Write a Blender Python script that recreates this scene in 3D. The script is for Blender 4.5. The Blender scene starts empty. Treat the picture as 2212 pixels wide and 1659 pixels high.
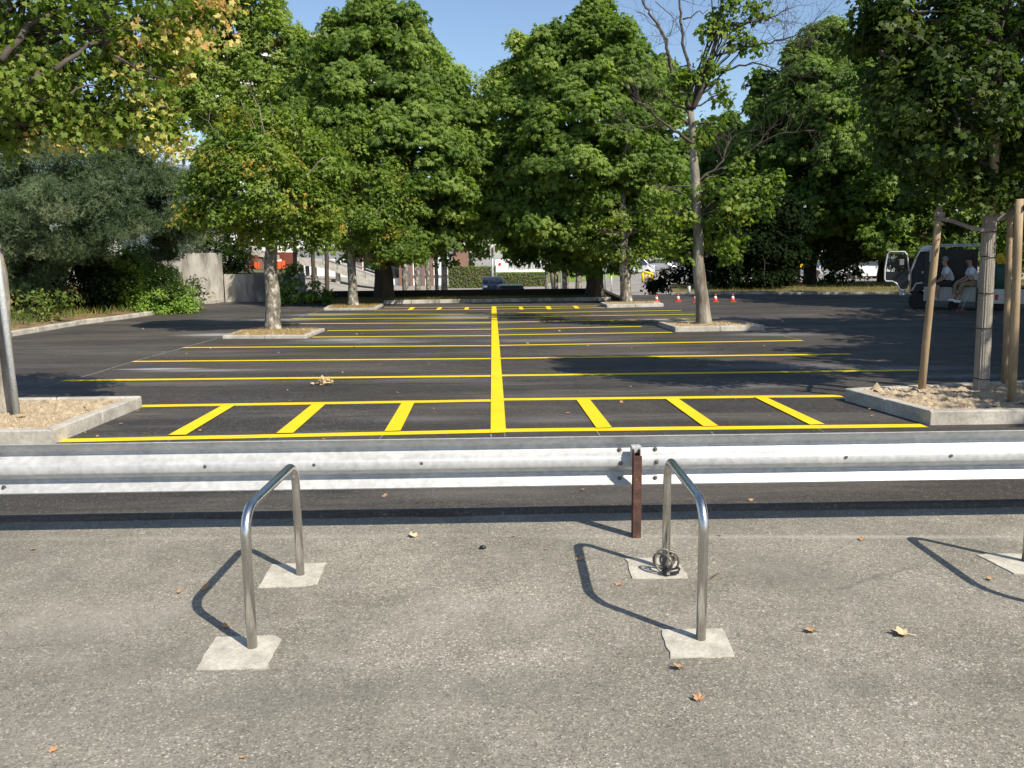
import bpy, math, random
import numpy as np
from mathutils import Vector, Matrix
R = math.radians
rng = np.random.default_rng(7); random.seed(7)
scene = bpy.context.scene; COL = scene.collection

# ------------------------------------------------------------ camera
F = 1790.0; CX = 1106.0; CY = 829.5; H = 1.8
PITCH = math.atan(273.5/F); ROLL = -0.0105
cam = bpy.data.objects.new('camera', bpy.data.cameras.new('camera')); COL.objects.link(cam)
cam.data.sensor_width = 36; cam.data.lens = F/2212*36; cam.data.clip_start = 0.1; cam.data.clip_end = 3000
MROT = Matrix.Rotation(math.pi/2-PITCH, 3, 'X') @ Matrix.Rotation(ROLL, 3, 'Z')
cam.matrix_world = Matrix.Translation((0, 0, H)) @ MROT.to_4x4()
scene.camera = cam
# ------------------------------------------------------------ sky, sun, exposure
SUN_EL = R(44); SUN = Vector((0.695*math.cos(SUN_EL), -0.719*math.cos(SUN_EL), math.sin(SUN_EL)))
w = bpy.data.worlds.new("World"); scene.world = w; w.use_nodes = True
wn = w.node_tree.nodes; sky = wn.new('ShaderNodeTexSky'); sky.sky_type = 'NISHITA'; sky.sun_disc = False
sky.sun_elevation = SUN_EL; sky.sun_rotation = R(136); sky.air_density = 1.0; sky.dust_density = .8; sky.ozone_density = 2.2
w.node_tree.links.new(sky.outputs[0], wn['Background'].inputs[0]); wn['Background'].inputs[1].default_value = 0.113
sl = bpy.data.lights.new('sun', 'SUN'); sl.energy = 5.0; sl.angle = R(0.53); sl.color = (1, 0.905, 0.77)
so = bpy.data.objects.new('sun', sl); COL.objects.link(so); so.rotation_euler = (-SUN).to_track_quat('-Z', 'Y').to_euler(); so.location = (30, -30, 40)
scene.view_settings.view_transform = 'Standard'; scene.view_settings.look = 'None'
scene.view_settings.exposure = 0.56; scene.view_settings.gamma = 1
try:
    scene.cycles.max_bounces = 8; scene.cycles.transparent_max_bounces = 8
except Exception: pass

# ------------------------------------------------------------ rays from measured points of the place
LOT = 0.035
def ray(x, y): return MROT @ Vector(((x-CX)/F, -(y-CY)/F, -1.0))
def G(x, y, z=LOT):
    d = ray(x, y); t = (z-H)/d.z
    return Vector((d.x*t, d.y*t, z))
def at(x, y, Y):
    d = ray(x, y); t = Y/d.y
    return Vector((d.x*t, Y, H+d.z*t))
def sstep(t): t = np.clip(t, 0, 1); return t*t*(3-2*t)
def terr(x, y):
    return -1.2*sstep((y-39)/8.0)*(1-sstep((x-6)/14.0))*(1-sstep((-12-x)/8.0)) - 0.02
def onterr(x, Y):                       # ground point under pixel column x at depth Y
    p = at(x, 600, Y); return Vector((p.x, Y, float(terr(p.x, Y))))

# ------------------------------------------------------------ tags
def tag(o, label=None, cat=None, group=None, kind=None):
    if label: o['label'] = label
    if cat: o['category'] = cat
    if group: o['group'] = group
    if kind: o['kind'] = kind
    return o
def thing(name, label, cat, loc=(0, 0, 0), rz=0, group=None):
    o = bpy.data.objects.new(name, None); COL.objects.link(o); o.empty_display_size = .2
    o.location = loc; o.rotation_euler = (0, 0, rz)
    return tag(o, label, cat, group)
def copy_tree(o, parent=None):
    c = o.copy(); COL.objects.link(c)
    if parent: c.parent = parent
    for ch in [x for x in list(COL.objects) if x.parent == o]: copy_tree(ch, c)
    return c
# ------------------------------------------------------------ mesh builder
class MB:
    def __init__(s): s.v = []; s.f = []
    def add(s, vs, fs):
        n = len(s.v); s.v += [tuple(v) for v in vs]; s.f += [tuple(i+n for i in f) for f in fs]; return s
    def box(s, x0, x1, y0, y1, z0, z1):
        return s.add([(x0,y0,z0),(x1,y0,z0),(x1,y1,z0),(x0,y1,z0),(x0,y0,z1),(x1,y0,z1),(x1,y1,z1),(x0,y1,z1)],
                     [(3,2,1,0),(4,5,6,7),(0,1,5,4),(1,2,6,5),(2,3,7,6),(3,0,4,7)])
    def obox(s, p, q, wd, hg, up=(0, 0, 1)):    # bar from p to q
        p = Vector(p); q = Vector(q); d = (q-p).normalized(); u = Vector(up)
        a = d.cross(u).normalized()*wd/2; b = a.cross(d).normalized()*hg/2
        vs = [p-a-b, p+a-b, p+a+b, p-a+b, q-a-b, q+a-b, q+a+b, q-a+b]
        return s.add(vs, [(3,2,1,0),(4,5,6,7),(0,1,5,4),(1,2,6,5),(2,3,7,6),(3,0,4,7)])
    def prism(s, poly, z0, z1):           # xy polygon extruded in z
        n = len(poly); a = sum(poly[i][0]*poly[(i+1)%n][1]-poly[(i+1)%n][0]*poly[i][1] for i in range(n))
        if a < 0: poly = poly[::-1]
        vs = [(p[0], p[1], z0) for p in poly]+[(p[0], p[1], z1) for p in poly]
        return s.add(vs, [tuple(range(n-1, -1, -1)), tuple(range(n, 2*n))]+[(i, (i+1)%n, (i+1)%n+n, i+n) for i in range(n)])
    def xprism(s, poly, y0, y1):          # xz polygon extruded in y
        n = len(poly); a = sum(poly[i][0]*poly[(i+1)%n][1]-poly[(i+1)%n][0]*poly[i][1] for i in range(n))
        if a < 0: poly = poly[::-1]
        vs = [(p[0], y0, p[1]) for p in poly]+[(p[0], y1, p[1]) for p in poly]
        return s.add(vs, [tuple(range(n)), tuple(range(2*n-1, n-1, -1))]+[((i+1)%n, i, i+n, (i+1)%n+n) for i in range(n)])
    def tube(s, pts, rad, n=8, cap=True, twist=None):
        pts = [Vector(p) for p in pts]; m = len(pts)
        if not hasattr(rad, '__len__'): rad = [rad]*m
        vs = []; prev = None
        for i, p in enumerate(pts):
            d = (pts[min(i+1, m-1)]-pts[max(i-1, 0)])
            d = d.normalized() if d.length > 1e-9 else Vector((0, 0, 1))
            if prev is None:
                a = d.orthogonal().normalized()
            else:
                a = prev-d*prev.dot(d); a = a.normalized() if a.length > 1e-6 else d.orthogonal().normalized()
            prev = a; b = d.cross(a)
            for k in range(n):
                t = 2*math.pi*k/n; vs.append(p+(a*math.cos(t)+b*math.sin(t))*rad[i])
        fs = [(i*n+k, i*n+(k+1)%n, (i+1)*n+(k+1)%n, (i+1)*n+k) for i in range(m-1) for k in range(n)]
        if cap: fs += [tuple(range(n-1, -1, -1)), tuple(range((m-1)*n, m*n))]
        return s.add(vs, fs)
    def lathe(s, prof, n=16, c=(0, 0, 0), axis='z'):
        vs = []; m = len(prof)
        for r, z in prof:
            for k in range(n):
                t = 2*math.pi*k/n; x, y = r*math.cos(t), r*math.sin(t)
                vs.append((c[0]+x, c[1]+y, c[2]+z) if axis == 'z' else (c[0]+x, c[1]+z, c[2]-y) if axis == 'y' else (c[0]+z, c[1]+x, c[2]+y))
        fs = [(i*n+k, i*n+(k+1)%n, (i+1)*n+(k+1)%n, (i+1)*n+k) for i in range(m-1) for k in range(n)]
        fs += [tuple(range(n-1, -1, -1)), tuple(range((m-1)*n, m*n))]
        return s.add(vs, fs)
    def ball(s, c, r, n=10, m=7):
        if not hasattr(r, '__len__'): r = (r, r, r)
        vs = [(c[0], c[1], c[2]-r[2])]
        for i in range(1, m):
            ph = -math.pi/2+math.pi*i/m
            for k in range(n):
                t = 2*math.pi*k/n; vs.append((c[0]+r[0]*math.cos(ph)*math.cos(t), c[1]+r[1]*math.cos(ph)*math.sin(t), c[2]+r[2]*math.sin(ph)))
        vs.append((c[0], c[1], c[2]+r[2])); L = len(vs)-1
        fs = [(0, 1+(k+1)%n, 1+k) for k in range(n)]
        for i in range(m-2):
            for k in range(n): fs.append((1+i*n+k, 1+i*n+(k+1)%n, 1+(i+1)*n+(k+1)%n, 1+(i+1)*n+k))
        fs += [(1+(m-2)*n+k, 1+(m-2)*n+(k+1)%n, L) for k in range(n)]
        return s.add(vs, fs)
    def sheet(s, pts): return s.add(pts, [tuple(range(len(pts)))])
    def build(s, name, m, parent=None, o=(0, 0, 0), smooth=False, bevel=0, seg=2, label=None, kind=None):
        me = bpy.data.meshes.new(name); o = Vector(o)
        me.from_pydata([tuple(Vector(v)-o) for v in s.v], [], s.f); me.update()
        ob = bpy.data.objects.new(name, me); COL.objects.link(ob); me.materials.append(m)
        if smooth: me.shade_smooth()
        if parent: ob.parent = parent
        else: ob.location = o
        if bevel:
            b = ob.modifiers.new('bevel', 'BEVEL'); b.width = bevel; b.segments = seg; b.limit_method = 'ANGLE'; b.angle_limit = R(35)
        if label: ob['label'] = label
        if kind: ob['kind'] = kind
        return ob
def npmesh(name, V, Fc, m, tint=None, parent=None, o=(0, 0, 0)):
    """V (n,3), Fc (k,4) or (k,3) arrays; tint per vertex"""
    V = np.asarray(V, np.float32)-np.asarray(o, np.float32); k = Fc.shape[1]
    me = bpy.data.meshes.new(name); me.vertices.add(len(V)); me.vertices.foreach_set('co', V.ravel())
    me.loops.add(Fc.size); me.loops.foreach_set('vertex_index', Fc.ravel().astype(np.int32))
    me.polygons.add(len(Fc)); me.polygons.foreach_set('loop_start', np.arange(0, Fc.size, k, dtype=np.int32))
    try: me.polygons.foreach_set('loop_total', np.full(len(Fc), k, np.int32))
    except Exception: pass
    me.update(calc_edges=True)
    if tint is not None:
        a = me.attributes.new('tint', 'FLOAT', 'POINT'); a.data.foreach_set('value', np.asarray(tint, np.float32))
    me.materials.append(m)
    ob = bpy.data.objects.new(name, me); COL.objects.link(ob)
    if parent: ob.parent = parent
    else: ob.location = o
    return ob

# ------------------------------------------------------------ materials
def mat(name, col=(.5, .5, .5), rough=.6, metal=0.0, spec=.5):
    m = bpy.data.materials.new(name); m.use_nodes = True; b = m.node_tree.nodes['Principled BSDF']
    b.inputs['Base Color'].default_value = (*col, 1); b.inputs['Roughness'].default_value = rough
    b.inputs['Metallic'].default_value = metal; b.inputs['Specular IOR Level'].default_value = spec
    return m
class NT:
    def __init__(s, m): s.t = m.node_tree; s.n = s.t.nodes; s.b = s.n['Principled BSDF']; s.co = s.n.new('ShaderNodeTexCoord').outputs['Object']
    def lk(s, a, b): s.t.links.new(a, b)
    def mapping(s, sc=(1, 1, 1), rot=(0, 0, 0), loc=(0, 0, 0)):
        m = s.n.new('ShaderNodeMapping'); m.inputs['Scale'].default_value = sc; m.inputs['Rotation'].default_value = rot; m.inputs['Location'].default_value = loc
        s.lk(s.co, m.inputs[0]); return m.outputs[0]
    def noise(s, scale, detail=4, rough=.55, vec=None, dist=0):
        n = s.n.new('ShaderNodeTexNoise'); n.inputs['Scale'].default_value = scale; n.inputs['Detail'].default_value = detail
        n.inputs['Roughness'].default_value = rough; n.inputs['Distortion'].default_value = dist
        s.lk(vec or s.co, n.inputs['Vector']); return n.outputs['Fac']
    def voro(s, scale, vec=None, out='Distance', feat='F1'):
        n = s.n.new('ShaderNodeTexVoronoi'); n.feature = feat; n.inputs['Scale'].default_value = scale
        s.lk(vec or s.co, n.inputs['Vector']); return n.outputs[out]
    def ramp(s, fac, stops):
        r = s.n.new('ShaderNodeValToRGB'); e = r.color_ramp.elements
        for i, (p, c) in enumerate(stops):
            if i > 1: e.new(p)
            if not hasattr(c, '__len__'): c = (c, c, c)
            e[i].position = p; e[i].color = (*c, 1)
        s.lk(fac, r.inputs[0]); return r.outputs[0]
    def mix(s, fac, a, b, mode='MIX'):
        n = s.n.new('ShaderNodeMix'); n.data_type = 'RGBA'; n.blend_type = mode
        for inp, v in ((n.inputs[0], fac), (n.inputs[6], a), (n.inputs[7], b)):
            if isinstance(v, (int, float)): inp.default_value = v
            elif isinstance(v, tuple): inp.default_value = (*v, 1)
            else: s.lk(v, inp)
        return n.outputs[2]
    def math(s, op, a, b=0.0):
        n = s.n.new('ShaderNodeMath'); n.operation = op
        for inp, v in ((n.inputs[0], a), (n.inputs[1], b)):
            if isinstance(v, (int, float)): inp.default_value = v
            else: s.lk(v, inp)
        return n.outputs[0]
    def bump(s, h, st=.3, dist=.01):
        n = s.n.new('ShaderNodeBump'); n.inputs['Strength'].default_value = st; n.inputs['Distance'].default_value = dist
        s.lk(h, n.inputs['Height']); s.lk(n.outputs[0], s.b.inputs['Normal'])
    def col(s, c): s.lk(c, s.b.inputs['Base Color'])
    def blob(s, cx, cy, rx, ry, rot=0):     # soft ellipse mask in world xy
        m = s.n.new('ShaderNodeMapping'); m.vector_type = 'TEXTURE'; m.inputs['Location'].default_value = (cx, cy, 0)
        m.inputs['Rotation'].default_value = (0, 0, rot); m.inputs['Scale'].default_value = (rx, ry, 1000)
        s.lk(s.co, m.inputs[0]); g = s.n.new('ShaderNodeTexGradient'); g.gradient_type = 'SPHERICAL'; s.lk(m.outputs[0], g.inputs[0])
        return g.outputs['Fac']

def m_pavement():
    m = mat('old_asphalt', rough=.85, spec=.3); t = NT(m)
    base = t.ramp(t.noise(1.1, 5, .6), [(.3, (.170, .160, .130)), (.5, (.228, .214, .176)), (.7, (.30, .282, .235))])
    spk = t.voro(135, out='Color'); sep = t.n.new('ShaderNodeSeparateColor'); t.lk(spk, sep.inputs[0])
    agg = t.ramp(sep.outputs[0], [(0, .42), (.25, .8), (.75, 1.08), (.93, 1.3), (.975, 2.1)])
    c = t.mix(.9, base, agg, 'MULTIPLY')
    fine = t.ramp(t.noise(260, 3, .7), [(.35, .72), (.65, 1.25)]); c = t.mix(.8, c, fine, 'MULTIPLY')
    big = t.n.new('ShaderNodeSeparateColor'); t.lk(t.voro(48, out='Color'), big.inputs[0]); c = t.mix(.45, c, t.ramp(big.outputs[1], [(0, .55), (.12, .95), (.85, 1.05), (.97, 1.5)]), 'MULTIPLY')
    st = t.ramp(t.noise(3.2, 6, .7, dist=.6), [(.5, 0), (.72, 1)]); c = t.mix(t.math('MULTIPLY', st, .35), c, (.33, .31, .26))
    dk = t.ramp(t.noise(.55, 5, .6, vec=t.mapping((1, 1, 1), loc=(3, 7, 0))), [(.42, 0), (.68, 1)]); c = t.mix(t.math('MULTIPLY', dk, .4), c, (.115, .112, .098))
    # fine cracks
    v = t.n.new('ShaderNodeTexVoronoi'); v.feature = 'DISTANCE_TO_EDGE'; v.inputs['Scale'].default_value = .55
    nz = t.n.new('ShaderNodeTexNoise'); nz.inputs['Scale'].default_value = 3; nz.inputs['Detail'].default_value = 5
    t.lk(t.co, nz.inputs['Vector']); mm = t.n.new('ShaderNodeVectorMath'); mm.operation = 'MULTIPLY_ADD'; mm.inputs[1].default_value = (.35, .35, 0)
    t.lk(nz.outputs['Color'], mm.inputs[0]); t.lk(t.co, mm.inputs[2]); t.lk(mm.outputs[0], v.inputs['Vector'])
    ck = t.ramp(v.outputs['Distance'], [(0, 1), (.006, 0)]); msk = t.ramp(t.noise(.7, 2), [(.56, 0), (.66, .5)])
    c = t.mix(t.math('MULTIPLY', ck, msk), c, (.07, .065, .06))
    for px, py, rx, ry, k in ((2070, 1440, .16, .06, .8), (1960, 1520, .16, .07, .8), (1985, 1580, .12, .05, .6)):
        g = G(px, py, 0); c = t.mix(t.math('MULTIPLY', t.math('MULTIPLY', t.blob(g.x, g.y, rx, ry), t.ramp(t.noise(30, 3, .7), [(.55, 0), (.64, 1.6)])), k), c, (.55, .54, .5))
    for px, py, rx, ry, k, cc in ((150, 1330, .8, .35, .3, (.36, .34, .29)), (650, 1500, 1.0, .25, .25, (.1, .1, .09)), (1100, 1480, .9, .2, .3, (.1, .1, .09)), (1050, 1330, .9, .3, .25, (.36, .34, .3)), (60, 1200, .5, .25, .35, (.1, .09, .08)), (420, 1420, .3, .2, .4, (.09, .085, .07)), (1900, 1480, .7, .25, .3, (.1, .1, .09)), (560, 1160, 2.5, .06, .25, (.4, .38, .33))):
        g = G(px, py, 0); c = t.mix(t.math('MULTIPLY', t.math('MULTIPLY', t.blob(g.x, g.y, rx, ry), t.ramp(t.noise(5, 5, .7), [(.3, .3), (.65, 1.6)])), k), c, cc)
    c = t.mix(t.math('MULTIPLY', t.blob(2.2, 5.12, 2.6, .05, R(-2)), .4), c, (.45, .44, .41))
    t.col(c); t.bump(t.math('ADD', t.noise(150, 3, .7), t.math('MULTIPLY', t.voro(135), .6)), .55, .004); return m
def m_lot():
    m = mat('new_asphalt', rough=.68, spec=.42); t = NT(m)
    base = t.ramp(t.noise(.5, 5, .6, vec=t.mapping((.35, 1, 1))), [(.3, (.026, .024, .021)), (.55, (.043, .039, .034)), (.75, (.070, .062, .051))])
    spk = t.voro(110, out='Color'); sep = t.n.new('ShaderNodeSeparateColor'); t.lk(spk, sep.inputs[0])
    c = t.mix(.85, base, t.ramp(sep.outputs[0], [(0, .5), (.6, 1), (.92, 1.5), (.985, 3.2)]), 'MULTIPLY')
    big = t.n.new('ShaderNodeSeparateColor'); t.lk(t.voro(42, out='Color'), big.inputs[0]); c = t.mix(.8, c, t.ramp(big.outputs[1], [(0, .5), (.15, .9), (.85, 1.1), (.97, 1.9)]), 'MULTIPLY')
    stk = t.ramp(t.noise(1.0, 7, .72, vec=t.mapping((.16, 1.3, 1), rot=(0, 0, R(-2))), dist=.4), [(.50, 0), (.75, 1)])
    c = t.mix(t.math('MULTIPLY', stk, .8), c, (.15, .138, .12))
    st2 = t.ramp(t.noise(2.2, 6, .75, vec=t.mapping((.5, 1.6, 1), rot=(0, 0, R(20)))), [(.6, 0), (.8, 1)])
    c = t.mix(t.math('MULTIPLY', st2, .4), c, (.19, .185, .175))
    warm = t.ramp(t.noise(.18, 3), [(.45, 0), (.7, 1)]); c = t.mix(t.math('MULTIPLY', warm, .5), c, (.088, .074, .058))
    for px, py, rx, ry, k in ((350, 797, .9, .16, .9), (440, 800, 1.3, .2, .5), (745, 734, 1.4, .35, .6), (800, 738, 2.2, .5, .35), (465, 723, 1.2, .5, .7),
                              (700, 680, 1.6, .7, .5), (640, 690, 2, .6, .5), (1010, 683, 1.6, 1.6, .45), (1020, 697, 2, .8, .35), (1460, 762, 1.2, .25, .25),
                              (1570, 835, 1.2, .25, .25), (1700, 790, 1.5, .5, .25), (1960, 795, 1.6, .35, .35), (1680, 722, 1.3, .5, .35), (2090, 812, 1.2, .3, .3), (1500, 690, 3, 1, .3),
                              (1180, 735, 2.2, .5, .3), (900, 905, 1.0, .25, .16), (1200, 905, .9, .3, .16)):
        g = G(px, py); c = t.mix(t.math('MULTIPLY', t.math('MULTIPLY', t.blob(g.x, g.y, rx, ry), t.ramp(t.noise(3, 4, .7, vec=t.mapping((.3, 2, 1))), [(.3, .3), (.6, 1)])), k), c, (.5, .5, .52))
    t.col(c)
    t.lk(t.ramp(t.noise(1.5, 3), [(.3, .55), (.7, .78)]), t.b.inputs['Roughness'])
    t.bump(t.math('ADD', t.noise(140, 3, .7), t.voro(110)), .6, .004); return m
def m_var(name, c1, c2, scale=6, rough=.8, bs=.4, bd=.01, c3=None, vecs=(1, 1, 1), metal=0, spec=.4, fscale=40, pos=(.3, .65, .78)):
    m = mat(name, rough=rough, metal=metal, spec=spec); t = NT(m)
    st = [(pos[0], c1), (pos[1], c2)]+([(pos[2], c3)] if c3 else [])
    c = t.ramp(t.noise(scale, 6, .62, vec=t.mapping(vecs)), st)
    c = t.mix(.6, c, t.ramp(t.noise(fscale, 3, .6, vec=t.mapping(vecs)), [(.3, .7), (.7, 1.2)]), 'MULTIPLY')
    t.col(c)
    if bs: t.bump(t.noise(fscale, 4, .7, vec=t.mapping(vecs)), bs, bd)
    return m
def m_paint():
    m = mat('yellow_paint', rough=.62, spec=.3); t = NT(m)
    c = t.ramp(t.noise(2.5, 5, .6), [(.3, (.66, .49, .010)), (.7, (.75, .57, .014))])
    c = t.mix(t.ramp(t.noise(120, 2, .6), [(.72, 0), (.8, .55)]), c, (.25, .19, .03))
    t.col(c); t.bump(t.noise(140, 3, .7), .35, .003); return m
def m_leaf(name, stops, trans=.38, rough=.5, tscale=1.6, spec=.2):
    m = mat(name, rough=rough, spec=spec); t = NT(m); a = t.n.new('ShaderNodeAttribute'); a.attribute_name = 'tint'
    c = t.ramp(a.outputs['Fac'], stops); t.col(c)
    tr = t.n.new('ShaderNodeBsdfTranslucent'); tc = t.mix(1.0, c, (tscale, tscale*1.15, tscale*.45), 'MULTIPLY'); t.lk(tc, tr.inputs[0])
    mx = t.n.new('ShaderNodeMixShader'); mx.inputs[0].default_value = trans
    t.lk(t.b.outputs[0], mx.inputs[1]); t.lk(tr.outputs[0], mx.inputs[2]); t.lk(mx.outputs[0], t.n['Material Output'].inputs[0]); return m
M = {}
M['pavement'] = m_pavement(); M['lot'] = m_lot(); M['yellow'] = m_paint()
M['chalk'] = m_var('chalk', (.08, .08, .08), (.26, .26, .26), 9, rough=.9, bs=0)
M['concrete'] = m_var('concrete', (.25, .24, .205), (.47, .45, .40), 3.2, c3=(.55, .53, .48), fscale=28)
M['slab'] = m_var('footing_concrete', (.33, .31, .26), (.53, .51, .44), 9, c3=(.6, .58, .52), fscale=90)
M['oldconc'] = m_var('weathered_concrete', (.16, .15, .13), (.42, .40, .355), 1.6, vecs=(1, 1, .3), c3=(.46, .44, .39), pos=(.38, .55, .66), fscale=7)
M['galv'] = m_var('galvanised_steel', (.40, .415, .42), (.50, .51, .51), 4, rough=.5, metal=.3, vecs=(1, 1, 1), bs=.02, fscale=22, spec=.5)
M['steel'] = m_var('brushed_stainless', (.50, .49, .47), (.62, .61, .59), 30, rough=.27, metal=1, vecs=(1, 1, .15), bs=.04, bd=.001, fscale=200)
M['rust'] = m_var('rusty_brown_steel', (.045, .024, .019), (.085, .042, .032), 14, rough=.8, c3=(.15, .075, .045), pos=(.35, .55, .68), fscale=70)
M['bolt'] = mat('dull_bolt', (.16, .15, .13), .5, .8)
M['pole'] = m_var('grey_pole', (.42, .45, .46), (.52, .55, .56), 5, rough=.5, metal=.2, bs=.05)
M['soil'] = m_var('dry_soil', (.34, .27, .18), (.46, .375, .26), 7, rough=.95, c3=(.52, .43, .31), bs=.9, bd=.02, fscale=45)
M['clod'] = m_var('soil_clods', (.30, .235, .155), (.44, .36, .25), 7, rough=.95, bs=.6)
M['drysoil'] = m_var('dry_grass_soil', (.30, .19, .08), (.40, .28, .13), 7, rough=.95, bs=.8, bd=.02)
M['ground'] = m_var('far_ground', (.20, .19, .17), (.30, .28, .25), .3, rough=.9, bs=0)
M['verge'] = m_var('verge_soil', (.085, .075, .03), (.16, .14, .05), 1.5, rough=.95, bs=.5)
M['bank'] = m_var('bank_soil', (.10, .07, .035), (.24, .16, .08), 1.5, rough=.95, bs=.6)
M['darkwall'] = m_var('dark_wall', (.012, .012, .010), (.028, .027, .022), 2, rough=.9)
M['bark'] = m_var('grey_bark', (.11, .095, .072), (.24, .22, .18), 3.5, rough=.9, vecs=(1, 1, .3), c3=(.33, .30, .25), pos=(.36, .54, .66), bs=1, bd=.03, fscale=14)
M['bark2'] = m_var('lichen_bark', (.075, .066, .048), (.21, .19, .155), 8, rough=.9, vecs=(1, 1, .7), c3=(.47, .455, .40), pos=(.36, .54, .63), bs=1, bd=.03, fscale=14)
M['darkbark'] = m_var('dark_bark', (.035, .028, .02), (.085, .07, .052), 4, rough=.9, vecs=(1, 1, .3), bs=1, bd=.03, fscale=14)
M['twig'] = m_var('branch_bark', (.04, .034, .028), (.10, .085, .07), 6, rough=.9)
M['deadtwig'] = m_var('bare_twig', (.12, .10, .085), (.22, .19, .165), 6, rough=.9)
M['stake'] = m_var('wooden_stake', (.21, .15, .085), (.35, .26, .16), 3, rough=.8, vecs=(4, 4, .5), bs=.4, fscale=30)
M['reed'] = m_var('reed_wrap', (.27, .235, .19), (.46, .42, .36), 3, rough=.85, vecs=(14, 14, .3), bs=1, bd=.02, fscale=25)
M['strap'] = mat('webbing_strap', (.20, .165, .15), .8)
M['lockcable'] = mat('smoky_cable', (.05, .045, .04), .3)
M['black'] = mat('black_plastic', (.012, .012, .013), .4)
M['white'] = mat('white_paint', (.78, .78, .77), .5)
M['glass'] = mat('dark_glass', (.02, .025, .03), .05, 0, .9)
M['tint'] = mat('tinted_pane', (.02, .025, .03), .08)
_t = NT(M['tint']); _a = _t.n.new('ShaderNodeBsdfTransparent'); _a.inputs[0].default_value = (.45, .5, .5, 1); _m = _t.n.new('ShaderNodeMixShader'); _m.inputs[0].default_value = .7
_t.lk(_t.b.outputs[0], _m.inputs[1]); _t.lk(_a.outputs[0], _m.inputs[2]); _t.lk(_m.outputs[0], _t.n['Material Output'].inputs[0])
M['orange'] = m_var('orange_cladding', (.62, .10, .02), (.75, .14, .03), 2, vecs=(8, 8, .1), bs=0)
M['brownp'] = mat('brown_render', (.19, .11, .08), .8)
M['conered'] = mat('cone_red', (.62, .055, .03), .55)
M['skin'] = mat('skin', (.42, .24, .17), .55)
M['shirt'] = m_var('white_tshirt', (.62, .64, .70), (.76, .77, .82), 10, rough=.9, bs=.2)
M['trousers'] = mat('dark_trousers', (.03, .035, .045), .9); M['khaki'] = mat('khaki_trousers', (.25, .20, .13), .9)
M['hair'] = mat('dark_hair', (.02, .015, .012), .7); M['tyre'] = mat('tyre_rubber', (.016, .016, .016), .8)
M['rim'] = mat('wheel_rim', (.45, .45, .46), .35, .7); M['truckw'] = m_var('truck_white', (.60, .61, .62), (.70, .71, .72), 2, rough=.4, bs=0)
M['truckd'] = mat('truck_dark_grey', (.022, .025, .03), .5); M['alu'] = mat('bed_aluminium', (.36, .37, .38), .45, .4)
M['leafdry'] = m_var('dry_leaf', (.30, .16, .08), (.46, .28, .14), 30, rough=.8, bs=.3)
M['leafpale'] = m_var('pale_dry_leaf', (.5, .36, .2), (.66, .52, .32), 30, rough=.8, bs=.3)
# foliage
G_CH = [(0, (.045, .088, .016)), (.45, (.120, .19, .036)), (.8, (.215, .29, .060)), (1, (.32, .37, .10))]
G_DK = [(0, (.022, .042, .011)), (.5, (.055, .088, .020)), (1, (.12, .16, .036))]
G_LT = [(0, (.10, .155, .028)), (.5, (.18, .25, .05)), (1, (.28, .34, .085))]
G_MP = [(0, (.06, .11, .018)), (.5, (.145, .215, .036)), (.86, (.22, .28, .045)), (.93, (.30, .27, .05)), (1, (.46, .26, .05))]
G_YL = [(0, (.08, .13, .022)), (.48, (.19, .26, .045)), (.54, (.34, .35, .09)), (.88, (.54, .47, .17)), (.97, (.56, .38, .15)), (1, (.45, .24, .10))]
G_PN = [(0, (.035, .062, .030)), (.5, (.098, .145, .065)), (.9, (.17, .21, .12)), (.97, (.18, .19, .10)), (1, (.34, .19, .09))]
G_JN = [(0, (.07, .14, .022)), (.5, (.16, .27, .04)), (1, (.25, .36, .06))]
M['chestnut'] = m_leaf('chestnut_leaves', G_CH); M['dkleaf'] = m_leaf('dark_leaves', G_DK); M['plane'] = m_leaf('plane_leaves', G_LT)
M['maple'] = m_leaf('maple_leaves', G_MP); M['yellowing'] = m_leaf('yellowing_leaves', G_YL); M['pine'] = m_leaf('pine_needles', G_PN, .15, .6)
M['yew'] = m_leaf('yew_leaves_shade_darkened', [(0, (.008, .016, .006)), (.6, (.018, .032, .010)), (1, (.03, .048, .014))], .1, .9, 1.5, .03)  # dark evergreen colour, deepened further to stand in for shade on the bushes
M['juniper'] = m_leaf('juniper_sprays', G_JN, .2, .6)
M['grass'] = m_leaf('grass_blades', [(0, (.10, .105, .03)), (.5, (.17, .165, .05)), (.75, (.27, .22, .09)), (1, (.34, .24, .11))], .25, .7)
M['straw'] = m_leaf('dry_straw', [(0, (.28, .19, .08)), (.7, (.42, .30, .14)), (1, (.2, .2, .06))], .2, .8)
M['cover'] = m_leaf('ground_cover_leaves', [(0, (.05, .09, .018)), (.6, (.12, .17, .035)), (.85, (.22, .24, .06)), (1, (.32, .2, .08))], .3)

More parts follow.
